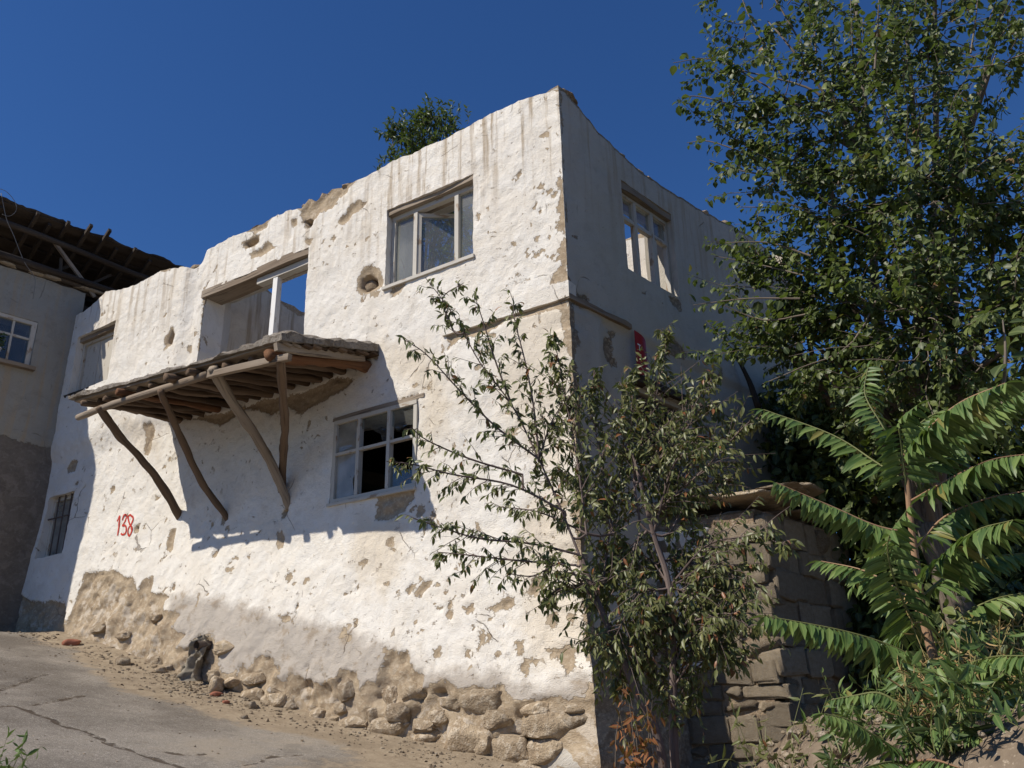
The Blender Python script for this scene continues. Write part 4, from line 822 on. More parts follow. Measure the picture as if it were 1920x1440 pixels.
for i in range(61):
    s = 1.75 - 4.05 * i / 60
    for (e, z) in ((.13, 10.235), (.14, 10.265), (-1.45, 9.70), (-1.45, 9.635)):
        q = .04 * float(fbm(s * 5, e * 7, s=87)); Vr.append(FN(s, e + q, z + q - .010 * i / 60 * 5)); Ur.append((s, e + z))
    if i:
        b = i * 4
        for k in range(4): Fr.append((b - 4 + k, b - 4 + (k + 1) % 4, b + (k + 1) % 4, b + k))
Fr += [(3, 2, 1, 0), (240, 241, 242, 243)]
g.add(Vr, Fr, Ur); g.obj('roof_covering', WOOD_K, nb)
for P0_, P1_, w_ in ((FN(.62, .0, 9.85), FN(-.2, .02, 9.05), .06), (FN(.45, -.05, 9.62), FN(.42, .0, 9.12), .045), (FN(.15, -.3, 9.7), FN(.9, -.4, 9.1), .05), (FN(-.5, -.2, 9.7), FN(.1, -.1, 9.1), .045)):
    g = Geo(); plank(g, P0_, P1_, w_, w_ * .8, NB, taper=.1, seg=3, warp=.004); g.obj('brace', WOOD if P1_[2] < 9.07 else WOOD_K, nb)
for k in range(12):
    s = -.4 + 2.1 * rng.random(); P, F_ = rock(FN(s, -.02 + .06 * rng.random(), 9.15), -B * (.08 + .1 * rng.random()), Z * .03, NB * .07, 300 + k, 3); obj('rubble', P, F_, STONE2, nb, smooth=True)
# things at the neighbour's window
pot = thing('flower_bucket', FN(1.22, .045, 7.424), 'white plastic bucket with blue print holding a leafy plant on the window sill', 'flowerpot')
g = Geo(); c = FN(1.22, .045, 7.424); prof_ = [(.0, .0), (.075, 0), (.095, .17), (.102, .172), (.102, .185), (.088, .185), (.082, .15), (0, .15)]
def lathe(g, c, prof_, n=20):
    V = [c + np.array([r * math.cos(2 * math.pi * k / n), r * math.sin(2 * math.pi * k / n), z]) for r, z in prof_ for k in range(n)]
    g.add(V, [(i * n + k, i * n + (k + 1) % n, (i + 1) * n + (k + 1) % n, (i + 1) * n + k) for i in range(len(prof_) - 1) for k in range(n)])
lathe(g, c, prof_); g.obj('bucket', PLASTIC, pot, smooth=True)
g = Geo(); lathe(g, c, [(.0835, .06), (.0895, .11)]); g.obj('printed_band', BLUE, pot, smooth=True)
cb = thing('cable', FN(1.5, .15, 9.1), 'thin grey cable hanging in a loop from the dark eaves', 'cable')
def NP(x, y, e): return on_plane(PN + NB * e, NB, x, y)
g = Geo(); tube(g, smooth_path([NP(x, y, .16) for x, y in ((2, 362), (12, 410), (25, 440), (45, 490), (62, 515), (66, 530), (62, 560))], 6), .006, n=5); g.obj('strand', CABLE, cb, smooth=True)
g = Geo(); tube(g, smooth_path([NP(x, y, .18) for x, y in ((-12, 352), (10, 358), (28, 378), (30, 395), (18, 405), (4, 402))], 6), .005, n=5); g.obj('strand', CABLE, cb, smooth=True)

# ------------------------------------------------------------------ stone shed against the side wall
SU0, SP = 1.42, 1.12                                # where it meets the wall and how far it stands out
shed = thing('stone_shed', FB(SU0, .5, 1.0), 'low shed of rough stone blocks with a slab roof behind the bushes', 'shed')
CS = K + B * SU0 - A * SP                           # outer corner
def FSh(u, d, z): return CS + A * u + NA * d + Z * z      # left face: u from the corner back to the house wall
def FSr(u, d, z): return CS + B * u + NB * d + Z * z      # right face
g = Geo(); boxg(g, FSh(.07, -.07, .7), A * 1.3, B * 2.0, Z * 3.0); g.obj('core', MUD, shed)
def block_mesh(seed):
    V, F_ = ico(4); W = np.sign(V) * np.abs(V) ** .22; W = W / np.abs(W).max(0)
    W = W * (1 + .16 * fbm(V[:, 0] * 1.6 + seed, V[:, 1] * 1.6, V[:, 2] * 1.6, s=seed, o=4) + .05 * fbm(V[:, 0] * 6, V[:, 1] * 6, V[:, 2] * 6 + seed, s=seed))[:, None]
    me = bpy.data.meshes.new('block'); me.from_pydata(W.tolist(), [], F_); me.polygons.foreach_set('use_smooth', np.ones(len(F_), bool)); me.materials.append(STONE2); return me
BM = [block_mesh(s) for s in range(7)]
for s in range(4):
    P, F_ = rock((0, 0, 0), np.array([1.0, 0, 0]), np.array([0, 1.0, 0]), np.array([0, 0, 1.0]), 700 + s, 4, amp=.35, box=.85); me = bpy.data.meshes.new('block'); me.from_pydata(P.tolist(), [], F_); me.polygons.foreach_set('use_smooth', np.ones(len(F_), bool)); me.materials.append(STONE2 if s % 2 else STONE); BM.append(me)
def blocks(par, f, dU, N, L, z0, z1, hgt, wid, seed, skip=0.0):
    r = random.Random(seed); z = z0; row = 0
    while z < z1:
        h = hgt * r.uniform(.6, 1.35); u = -.02 if row % 2 else -.10
        while u < L:
            w = wid * r.uniform(.5, 1.5); rz = r.uniform(-.09, .09)
            if r.random() >= skip:
                c = f(u + w / 2, -.04 + r.uniform(-.025, .03), z + h / 2); x = dU * math.cos(rz) + Z * math.sin(rz); y = Z * math.cos(rz) - dU * math.sin(rz); n_ = np.cross(x, y)
                M_ = Matrix(((x[0] * w * .50, y[0] * h * .50, n_[0] * .13, c[0]), (x[1] * w * .50, y[1] * h * .50, n_[1] * .13, c[1]), (x[2] * w * .50, y[2] * h * .50, n_[2] * .13, c[2]), (0, 0, 0, 1)))
                inst('block', BM[r.randrange(7) if r.random() < (.92 if z > 2.0 else .6) else 7 + r.randrange(4)], M_, par)
            u += w
        z += h; row += 1
sw_ = shed
g = Geo(); boxg(g, FSh(.06, .045, .9), A * 1.2, -NA * .05, Z * 2.75, .01); lw = g.obj('left_face', MUD, shed)
g = Geo(); boxg(g, FSr(.06, .045, .9), B * 1.72, -NB * .05, Z * 2.75, .01); rw = g.obj('right_face', MUD, shed)
blocks(lw, FSh, A, NA, 1.2, 1.05, 3.42, .21, .30, 5); blocks(rw, FSr, B, NB, 1.75, 1.05, 3.42, .25, .38, 6)
# remains of white plaster next to the house wall
ptop = lambda u: 3.55 + .1 * fbm(np.asarray(u) * 4, np.asarray(u) * 0, s=111)
PLW = mat_plaster('shed_plaster', peel=.70)
build_wall('plaster', shed, CS + NA * .105, A, NA, .05, .42, 1.3, 2.1, 3.7, .03, ptop, [], lambda U, ZZ: .012 * fbm(U * 4, ZZ * 4, s=112) - .12 * sstep(.0, .05, .62 - U + .35 * fbm(U * 2.5, ZZ * 2.5, s=113) - .22 * (ZZ - 2.9)), lambda U, ZZ: {'mud': .55 - U + .35 * fbm(U * 2.5, ZZ * 2.5, s=113) - .22 * (ZZ - 2.9), 'cem': np.full(U.shape, -.5), 'stain': np.full(U.shape, .2), 'drip': np.full(U.shape, .1)}, PLW, 12, nseg=2)
for k in range(9):
    u = -.25 + 1.55 * (k % 5) / 4.5; row = k // 5
    P, F_ = rock(FSh(u, -.02 + .22 * (rng.random() - .5) - .45 * row, 3.80 + .06 * row + .05 * rng.random()), A * (.20 + .14 * rng.random()), NA * (.24 + .1 * rng.random()), Z * (.022 + .016 * rng.random()), 400 + k, 4, amp=.14, box=1.1); obj('roof_slab', P, F_, STONE2 if k % 3 else STONE, shed, smooth=True)
for k in range(5):
    g = Geo(); d = -.25 - .33 * k; tube(g, [FSh(-.12 - .08 * rng.random(), d, 3.64), FSh(.6, d, 3.66), FSh(1.3, d, 3.67)], .055, .05, n=8, rough=.2, seed=60 + k); g.obj('roof_pole', WOOD_D, shed, smooth=True)
for k in range(10):
    P, F_ = rock(FSh(-.08 + .2 * (k % 2), -.2 - .19 * k, 3.79 + .05 * rng.random()), A * .24, NA * .16, Z * (.022 + .014 * rng.random()), 420 + k, 3, amp=.14, box=1.1); obj('roof_slab', P, F_, STONE2, shed, smooth=True)
# red curled sign above the boarded window, dead branch leaning on the wall
sg = thing('red_sign', FB(1.15, .05, 5.4), 'curled red metal sign fixed to the shaded side wall above the boarded window', 'sign')
V = []; n = 10
for i in range(n + 1):
    t = i / n
    for zz in np.linspace(5.36, 5.92, 7): V.append(FB(1.14 + .16 * t, .05 + .05 * math.sin(t * 2.2) * (1 - .2 * (zz - 5.36)), zz - .10 * t * (zz > 5.7)))
V = np.array(V); Fq = [(i * 7 + j, i * 7 + 7 + j, i * 7 + 8 + j, i * 7 + 1 + j) for i in range(n) for j in range(6)]
m_ = len(V); V2 = np.vstack([V, V - NB * .006]); obj('panel', V2, [tuple(f) for f in Fq] + [tuple(x + m_ for x in f[::-1]) for f in Fq], RED, sg, smooth=True)
g = Geo()
for (a, b, z0_, z1_) in ((.10, .30, 5.745, 5.765), (.19, .24, 5.66, 5.74), (.16, .30, 5.60, 5.615)):
    Vs = [FB(1.14 + .16 * t, .057 + .05 * math.sin(t * 2.2) * (1 - .2 * (zz - 5.36)), zz - .10 * t * (zz > 5.7)) for t, zz in ((a, z0_), (b, z0_), (b, z1_), (a, z1_))]; g.add(Vs, [(0, 1, 2, 3)])
g.obj('white_marks', WHITE, sg)
q0 = wb(1402, 770); q1 = wb(1372, 665); db_ = thing('dead_branch', FB(q0[0], .2, q0[1]), 'dark dead branch stub leaning against the shaded side wall', 'branch')
g = Geo(); tube(g, smooth_path([FB(q0[0], .16, q0[1]), FB((q0[0] + q1[0]) / 2 + .05, .12, (q0[1] + q1[1]) / 2), FB(q1[0], .05, q1[1])], 4), .05, .02, n=8, rough=.2, seed=66); g.obj('wood', WOOD_K, db_, smooth=True)

# ------------------------------------------------------------------ leaves
TEMPL = {'broad': (np.array([(0, 0, 0), (.18, .36, .03), (.18, 0, 0), (.18, -.36, .03), (.5, .46, .06), (.5, 0, -.01), (.5, -.46, .06), (.8, .24, .01), (.8, 0, -.06), (.8, -.24, .01), (1, 0, -.14)]), [(0, 2, 1), (0, 3, 2), (1, 2, 5, 4), (2, 3, 6, 5), (4, 5, 8, 7), (5, 6, 9, 8), (7, 8, 10), (8, 9, 10)]),
         'slim': (np.array([(0, 0, 0), (.28, .42, .05), (.28, 0, 0), (.28, -.42, .05), (.62, .40, .02), (.62, 0, -.04), (.62, -.40, .02), (1, 0, -.16)]), [(0, 2, 1), (0, 3, 2), (1, 2, 5, 4), (2, 3, 6, 5), (4, 5, 7), (5, 6, 7)])}
def leaf_geo(P, D, Nn, L, W, kind):
    T, F_ = TEMPL[kind]; P = np.asarray(P); D = D / np.linalg.norm(D, axis=1, keepdims=True); S = np.cross(Nn, D); S /= np.linalg.norm(S, axis=1, keepdims=True) + 1e-9; Nn = np.cross(D, S)
    V = P[:, None] + (T[None, :, 0] * L[:, None])[..., None] * D[:, None] + (T[None, :, 1] * W[:, None])[..., None] * S[:, None] + (T[None, :, 2] * L[:, None])[..., None] * Nn[:, None]
    m = len(T); N_ = len(P); faces = [tuple(i * m + k for k in f) for i in range(N_) for f in F_]
    return V.reshape(-1, 3), faces, np.repeat(rng.random(N_), m), np.tile(np.abs(T[:, 1]), N_)
def leaf_obj(name, Ls, kind, mat, parent, kindtag='stuff'):
    P = np.array([l[0] for l in Ls]); D = np.array([l[1] for l in Ls]); Nn = np.array([l[2] for l in Ls]); L = np.array([l[3] for l in Ls]); W = np.array([l[4] for l in Ls])
    V, F_, r, rib = leaf_geo(P, D, Nn, L, W, kind); o = obj(name, V, F_, mat, parent, attrs={'rnd': r, 'rib': rib}, smooth=True)
    if kindtag: o['kind'] = kindtag
    return o
def leaf_mesh(kind, mat, w, name):
    T, F_ = TEMPL[kind]; V = T.copy(); V[:, 1] *= w * rng.uniform(.88, 1.12); V[:, 2] += rng.uniform(-.22, .10) * V[:, 0] ** 2; V[:, 1] += rng.uniform(-.12, .12) * V[:, 0] ** 2; me = bpy.data.meshes.new(name); me.from_pydata(V.tolist(), [], F_); me.materials.append(mat)
    for k, v in (('rnd', np.full(len(V), rng.random())), ('rib', np.abs(T[:, 1]))): me.attributes.new(k, 'FLOAT', 'POINT').data.foreach_set('value', v.astype(np.float32))
    me.polygons.foreach_set('use_smooth', np.ones(len(F_), bool)); return me
def leaf_inst(name, me, p, d, nn, L, parent):
    d = d / np.linalg.norm(d); s = np.cross(nn, d); s /= np.linalg.norm(s) + 1e-9; nn = np.cross(d, s)
    return inst(name, me, Matrix(((d[0] * L, s[0] * L, nn[0] * L, p[0]), (d[1] * L, s[1] * L, nn[1] * L, p[1]), (d[2] * L, s[2] * L, nn[2] * L, p[2]), (0, 0, 0, 1))), parent)
def rv(s=1.0): return rng.normal(size=3) * s
def unit(v): return v / (math.sqrt(v @ v) + 1e-9)
def along(P, t):
    s = np.concatenate([[0], np.cumsum(np.linalg.norm(np.diff(P, axis=0), axis=1))]); x = t * s[-1]; i = min(max(int(np.searchsorted(s, x)) - 1, 0), len(P) - 2)
    return P[i] + (P[i + 1] - P[i]) * (x - s[i]) / max(s[i + 1] - s[i], 1e-9), unit(P[i + 1] - P[i]), s[-1]

# ------------------------------------------------------------------ mulberry tree
mb = np.array([4.6, 9.6]); mz = gz(*mb) - .1
mul = thing('mulberry_tree', (mb[0], mb[1], mz), 'large glossy-leaved mulberry tree filling the upper right, overhanging the side wall', 'tree')
FORK = fork = np.array([mb[0] - .1, mb[1] - .1, 3.6]); gb = Geo()
tube(gb, smooth_path([(mb[0], mb[1], mz), (mb[0] + .08, mb[1], 2.4), fork], 5), .20, .15, n=10, rough=.15, seed=3); gb.obj('trunk', BARK, mul, smooth=True)
clumps = [(1600, 180, 8.6, 1.25, 46), (1480, 190, 8.5, .85, 24), (1380, 130, 8.6, .55, 9), (1360, 250, 8.6, .45, 8), (1700, 60, 9.2, 1.4, 44), (1860, 120, 9.0, 1.5, 46), (1560, 360, 8.6, 1.05, 34), (1480, 330, 8.8, .6, 11), (1720, 350, 8.4, 1.35, 50), (1870, 400, 8.8, 1.4, 46), (1620, 560, 8.8, 1.15, 40), (1500, 560, 9.2, .7, 14), (1760, 600, 8.3, 1.3, 46), (1890, 650, 8.6, 1.2, 36), (1540, 690, 9.4, .75, 14), (1680, 740, 9.0, .9, 22), (2060, 350, 9.0, 1.6, 34), (2050, 0, 9.4, 1.6, 30), (1750, -180, 9.4, 1.5, 34), (1930, -150, 9.6, 1.5, 26), (1440, 40, 9.0, .8, 16), (1420, -60, 9.2, .7, 10), (1600, -60, 9.2, 1.0, 20), (1820, 780, 8.8, 1.0, 20), (1460, 520, 9.2, .6, 16), (1450, 640, 9.3, .6, 14), (1520, 640, 9.2, .8, 20), (1435, 465, 9.0, .42, 8)]
limbs = Geo(); twigs = Geo(); Ls = []; sprays = []
def shoot_leaves(P, n, size, out, flip=False, droop=.65):
    for k in range(n):
        p, d, L = along(P, .12 + .88 * (k + rng.random() * .5) / n); a = k * 2.4 + rng.random(); x, y, _ = frame_of(d)
        side = math.cos(a) * x + math.sin(a) * y; ld = unit(side * .8 + d * .35 - Z * droop + rv(.25)); pet = p + ld * .03
        nn = unit(Z * .35 - SUNDIR * .75 + side * .2 + rv(.45)); l = size * rng.uniform(.5, 1.35); out.append((pet, ld, nn, l, l * rng.uniform(.72, .9)))
for (x, y, dist, r, ns) in clumps:
    ns = int(ns * (1.45 if 300 < y < 720 and x > 1450 else (1.1 if y > 150 else .85)))
    c = pt(x, y, dist); far = x < 1500; fork = pt(1640, 330 if y < 420 else 600, 9.0) if far else FORK; mid = fork * .45 + c * .55 + np.array([0, 0, .25]) + rv(.15); P = smooth_path([fork + rv(.05), fork * .75 + c * .25 + np.array([0, 0, .35]) + rv(.1), mid, c], 4); tube(limbs, P, .022 if far else .075, .008 if far else .02, n=6, rough=.1, seed=7, caps=False)
    for k in range(ns):
        v = unit(rv()); v[2] *= .85; rad = r * rng.uniform(.05, .9) ** .6; base = c + v * rad * .75
        st = c + v * rad * .12 + rv(.08); L = rng.uniform(.35, .75) * (.75 if r < .6 else 1); dr = unit(v + np.array([0, 0, .45]) + rv(.35))
        end = base + dr * L; P = smooth_path([st, base * .6 + st * .4 + rv(.04), base, base + dr * L * .5 + rv(.03), end + np.array([0, 0, -.04])], 3); tube(twigs, P[3:], .007, .002, n=4, caps=False)
        shoot_leaves(P[3:], int(32 + 16 * rng.random()), .074, Ls)
# long shoots that stick out of the crown against the sky and over the wall
for pts, dist, sz in [([(1500, 200), (1400, 140), (1330, 110), (1262, 118)], 8.5, .10), ([(1480, 250), (1380, 200), (1300, 180), (1268, 195)], 8.5, .10), ([(1480, 330), (1400, 290), (1330, 265), (1288, 268)], 8.6, .10), ([(1450, 330), (1390, 320), (1330, 300)], 8.6, .09), ([(1470, 150), (1430, 80), (1400, 20), (1380, -40)], 8.7, .09), ([(1600, 120), (1597, 50), (1593, -30)], 8.8, .09), ([(1640, 130), (1645, 60), (1648, -10)], 7.6, .11), ([(1530, 100), (1525, 40), (1510, -20)], 8.6, .10), ([(1520, 400), (1450, 390), (1380, 388)], 8.8, .06), ([(1520, 480), (1440, 455), (1360, 455)], 8.2, .10), ([(1520, 520), (1440, 500), (1340, 480)], 8.8, .08), ([(1500, 560), (1400, 560), (1300, 572)], 8.3, .10), ([(1510, 590), (1430, 600), (1340, 565)], 8.6, .08), ([(1510, 640), (1450, 660), (1395, 668)], 9.0, .08), ([(1740, 120), (1738, 40), (1735, -30)], 8.8, .09), ([(1820, 100), (1830, 30), (1835, -30)], 8.8, .09), ([(1880, 760), (1885, 660), (1880, 600)], 5.2, .10), ([(1680, 480), (1600, 640), (1500, 690), (1430, 720)], 8.2, .05)]:
    P = smooth_path([pt(x, y, dist + .05 * i) for i, (x, y) in enumerate(pts)], 4); tube(twigs, P, .012, .004, n=5, caps=False); sprays.append((P, sz))
limbs.obj('limbs', BARK, mul, smooth=True); twigs.obj('twigs', BARK, mul, smooth=True)['kind'] = 'stuff'
LM = [leaf_mesh('broad', LEAF_M, .84, 'leaf') for _ in range(6)]; out = []
for P, sz in sprays:
    L = np.linalg.norm(np.diff(P, axis=0), axis=1).sum(); shoot_leaves(P, int(L / .036) + 2, sz, out)
order = rng.permutation(len(out))
for n_, i_ in enumerate(order):
    p, d, nn, l, w_ = out[i_]
    if n_ < 290: leaf_inst('leaf', LM[rng.integers(6)], p, d, nn, l, mul)
    else: Ls.append((p, d, nn, l, l * .84))
leaf_obj('crown', Ls, 'broad', LEAF_M, mul)

# ------------------------------------------------------------------ dense trees behind the shed
def dense_tree(base, spots, n, size, label):
    z = gz(*base); th = thing('thicket_tree', (base[0], base[1], z), label, 'tree', 'dark trees behind the shed'); top = np.mean([pt(x, y, d) for x, y, d, r in spots], 0)
    g = Geo(); tube(g, smooth_path([(base[0], base[1], z - .2), (base[0] + .1, base[1], z + 1.2), top], 4), .10, .04, n=7, rough=.1, seed=5); g.obj('trunk', BARK, th, smooth=True); out = []; g = Geo()
    for (x, y, d, r) in spots:
        c = pt(x, y, d); tube(g, smooth_path([np.array([base[0], base[1], z + .9]), (c + np.array([base[0], base[1], z + 1.2])) / 2 + rv(.1), c], 3), .03, .01, n=5, caps=False)
        for k in range(int(n * r * r)):
            v = unit(rv()) * r * rng.uniform(.1, 1) ** .5; p = c + v; nn = unit(v / r * .5 + Z * .5 + rv(.5)); l = size * rng.uniform(.7, 1.3); out.append((p, unit(rv(.7) - Z * .4 + v * .2), nn, l, l * rng.uniform(.6, .85)))
    g.obj('limbs', BARK, th, smooth=True); leaf_obj('crown', out, 'broad', LEAF_M, th)
dense_tree((4.9, 12.6), [(1500, 800, 12.5, .8), (1570, 840, 12, .9), (1600, 760, 12, .9), (1650, 900, 11.5, 1.1), (1640, 1030, 11.5, 1.0), (1680, 1150, 11.5, .9), (1540, 900, 12.5, .8)], 1700, .12, 'dark tree directly behind the shed, between wall end and mulberry')
dense_tree((6.2, 11.2), [(1740, 850, 12.5, 1.1), (1770, 1000, 12, 1.1), (1760, 1130, 11.5, 1.0), (1720, 1260, 11, .9), (1660, 1250, 11, .7), (1830, 1240, 11, 1.0)], 1700, .12, 'dark low tree behind the reddish stem of the fronds')
dense_tree((8.2, 10.6), [(1870, 850, 13, 1.3), (1900, 1000, 13, 1.3), (1900, 1150, 12.5, 1.2), (1980, 900, 13, 1.3), (2000, 1100, 13, 1.4), (1920, 1270, 12, 1.0), (2060, 1230, 12, 1.1)], 1300, .13, 'dark tree at the right edge behind the fronds')

# ------------------------------------------------------------------ fruit tree in front of the corner
PD = 6.55
pb = pt(1262, 1480, PD); pzb = gz(pb[0], pb[1])
plum = thing('fruit_tree', (pb[0], pb[1], pzb), 'thin bushy fruit tree with drooping narrow dull green leaves in front of the house corner', 'tree')
def q(x, y, d=0.0): return pt(x, y, PD + d)
g = Geo(); tube(g, smooth_path([(pb[0], pb[1], pzb - .1), q(1264, 1400), q(1262, 1250), q(1255, 1100), q(1225, 1000), q(1195, 880)], 5), .036, .014, n=8, rough=.12, seed=4); g.obj('trunk', BARK_P, plum, smooth=True)
g = Geo(); tube(g, smooth_path([(pb[0] - .02, pb[1] - .04, pzb - .1), q(1235, 1390, -.1), q(1190, 1290, -.15), q(1130, 1150, -.15), q(1090, 1050, -.1)], 5), .034, .018, n=8, rough=.12, seed=5); g.obj('trunk', BARK_P, plum, smooth=True)
BR = [([(1090, 1050), (1050, 950), (1010, 860), (960, 760), (900, 680), (850, 590), (797, 520)], -.1, .1, 1), ([(1010, 860), (930, 800), (860, 730), (800, 665), (755, 635)], -.05, -.35, 1), ([(1060, 960), (960, 910), (850, 890), (780, 872), (725, 865)], -.1, -.6, 1), ([(980, 890), (880, 860), (800, 825), (770, 800)], -.1, -.3, .8), ([(1085, 1040), (1000, 1020), (900, 1010), (830, 990), (775, 972)], -.1, -.45, 1.1), ([(1080, 1060), (960, 1050), (870, 1040), (820, 1035)], -.1, -.1, 1.2),
      ([(1010, 850), (1000, 760), (985, 680), (965, 600), (962, 555)], -.05, .15, 1.1), ([(960, 760), (930, 680), (905, 600), (888, 550)], 0, -.1, .9), ([(1100, 1000), (1080, 850), (1055, 720), (1038, 625)], -.1, .1, 1.1), ([(1150, 1000), (1130, 880), (1110, 760), (1115, 690)], 0, .2, 1.1), ([(1200, 980), (1190, 880), (1225, 760), (1248, 665), (1243, 615)], 0, .1, 1.2), ([(1200, 900), (1290, 800), (1325, 730), (1338, 695)], 0, .1, 1.2), ([(1240, 950), (1320, 880), (1395, 800), (1420, 785)], 0, -.15, 1.2),
      ([(1255, 1100), (1330, 1020), (1420, 1010), (1480, 1022)], 0, -.25, 1), ([(1255, 1150), (1320, 1090), (1370, 1105)], 0, .2, 1.2), ([(1150, 1080), (1100, 1100), (1045, 1105), (1025, 1130)], -.1, -.3, 1.3), ([(1255, 1000), (1300, 930), (1375, 900)], 0, .25, 1.2), ([(1200, 1100), (1165, 1170), (1140, 1230)], -.1, -.3, .9), ([(1262, 1250), (1300, 1180), (1335, 1180)], 0, -.2, 1), ([(1100, 1000), (1010, 960), (930, 950)], -.1, .3, 1.2), ([(1195, 880), (1170, 800), (1165, 720)], 0, .3, 1), ([(1225, 1000), (1260, 880), (1290, 850), (1350, 840)], 0, -.3, 1.1), ([(1130, 1150), (1060, 1060), (1000, 1080), (950, 1075)], -.15, -.4, 1.2), ([(1255, 1100), (1220, 1050), (1180, 1050), (1120, 1060)], 0, .35, 1.3), ([(1262, 1200), (1230, 1130), (1200, 1150)], 0, -.35, 1.2), ([(1150, 1000), (1100, 920), (1040, 880)], 0, .4, 1.2), ([(1250, 950), (1230, 850), (1300, 760), (1360, 790)], .1, .45, 1.2), ([(1255, 1100), (1350, 1060), (1400, 1130)], 0, -.1, 1.0), ([(1010, 860), (1040, 780), (1080, 740)], 0, .25, 1.1), ([(850, 620), (830, 560), (870, 530)], .1, .2, .7), ([(1262, 1250), (1290, 1130), (1340, 1060)], .1, .3, 1.2), ([(1255, 1150), (1200, 1080), (1150, 1010)], .1, .4, 1.2), ([(1262, 1290), (1310, 1230), (1390, 1230)], 0, -.2, 1.0), ([(1190, 1290), (1160, 1220), (1110, 1200)], -.1, -.2, .8), ([(1262, 1330), (1220, 1260), (1180, 1230)], 0, .2, .9), ([(1255, 1120), (1300, 1000), (1260, 930)], .1, .5, 1.2), ([(1240, 950), (1300, 860), (1310, 790)], .1, .3, 1.2), ([(1255, 1180), (1360, 1150), (1410, 1180)], -.1, -.3, .9), ([(1130, 1100), (1150, 950), (1180, 800), (1190, 690)], .1, .5, 1.1), ([(1262, 1250), (1240, 1180), (1300, 1160), (1335, 1235)], 0, .1, 1.3), ([(1255, 1100), (1320, 1130), (1360, 1240)], 0, -.1, 1.3), ([(1130, 1150), (1160, 1230), (1165, 1300)], -.1, .1, 1.1), ([(1262, 1290), (1290, 1240), (1300, 1320)], 0, .2, 1.0), ([(1255, 1120), (1210, 1180), (1215, 1270)], 0, .3, 1.2), ([(1200, 1000), (1160, 1090), (1120, 1140)], 0, .2, 1.2), ([(1240, 1050), (1300, 1060), (1370, 1160)], .1, .3, 1.3)]
tw = Geo(); Lp = []; Ld = []; grown = [np.array([q(1264, 1400), q(1262, 1250), q(1258, 1170), q(1255, 1100), q(1240, 1050), q(1225, 1000), q(1210, 940), q(1195, 880), q(1190, 1290, -.15), q(1160, 1220, -.15), q(1130, 1150, -.15), q(1110, 1100, -.12), q(1090, 1050, -.1)])]
for pts, d0, d1, dens in BR:
    lf = pts[-1][0] < 1000; dens = dens * (.48 if lf else (1.25 if pts[-1][1] > 1040 else .88))
    nP = len(pts); P = smooth_path([q(x, y, d0 + (d1 - d0) * i / (nP - 1)) for i, (x, y) in enumerate(pts)], 5)
    G_ = np.vstack(grown); dd0 = np.linalg.norm(G_ - P[0], axis=1) + .8 * np.maximum(G_[:, 2] - P[0][2], 0); near = G_[int(np.argmin(dd0))]; P = np.vstack([smooth_path([near, (near + P[0]) / 2 + np.array([0, 0, -.02]), P[0]], 2)[:-1], P]); grown.append(P)
    tube(tw, P, .011, .003, n=5, caps=False, seed=9); L = np.linalg.norm(np.diff(P, axis=0), axis=1).sum(); n = int(L / .026 * dens)
    for k in range(n):
        t = .10 + .88 * (k + rng.random()) / n; p, d, _ = along(P, t); v = unit(rv()); v = unit(v - d * (v @ d)); e = p + (v * .8 + d * .9 + np.array([0, 0, -.10])) * rng.uniform(.05, (.24 if lf else .42) if t < .75 else .12)
        T2 = np.array([p, (p + e) / 2 + rv(.012) + np.array([0, 0, .015]), e]); tube(tw, T2, .004, .0015, n=3, caps=False); m = int((4 if lf else 6) + 7 * rng.random())
        for j in range(m):
            pp, dd_, _ = along(T2, .25 + .75 * (j + rng.random() * .6) / m); ld = unit(dd_ * .35 + rv(.45) + np.array([0, 0, -.75])); l = rng.uniform(.045, .085)
            (Ld if rng.random() < .006 else Lp).append((pp, ld, unit(rv(.6) - SUNDIR * .4 + np.array([0, -.6, .4])), l, l * rng.uniform(.30, .42)))
tw.obj('branches', BARK_P, plum, smooth=True); leaf_obj('crown', Lp, 'slim', LEAF_P, plum); leaf_obj('withered_leaves', Ld, 'slim', DRY, plum)
# withered shrub at its foot
pd_ = pt(1185, 1400, 6.3); dz = gz(pd_[0], pd_[1]); ds = thing('withered_shrub', (pd_[0], pd_[1], dz), 'small shrub with withered orange-brown leaves at the foot of the house corner', 'shrub')
g = Geo(); Lq = []
for k in range(11):
    e = pt(1185 + rng.normal() * 22, 1270 + 130 * rng.random(), 6.3 + .1 * rng.normal()); P = smooth_path([(pd_[0], pd_[1], dz), (np.array([pd_[0], pd_[1], dz]) + e) / 2 + rv(.05), e], 3); tube(g, P, .006, .002, n=4, caps=False)
    for j in range(24):
        pp, dd_, _ = along(P, .45 + .55 * rng.random()); l = rng.uniform(.05, .09); Lq.append((pp + rv(.025), unit(rv(.5) + np.array([0, 0, -.8])), unit(rv()), l, l * .35))
g.obj('stems', BARK, ds)['kind'] = 'stuff'; leaf_obj('dry_leaves', Lq, 'slim', DRY, ds)

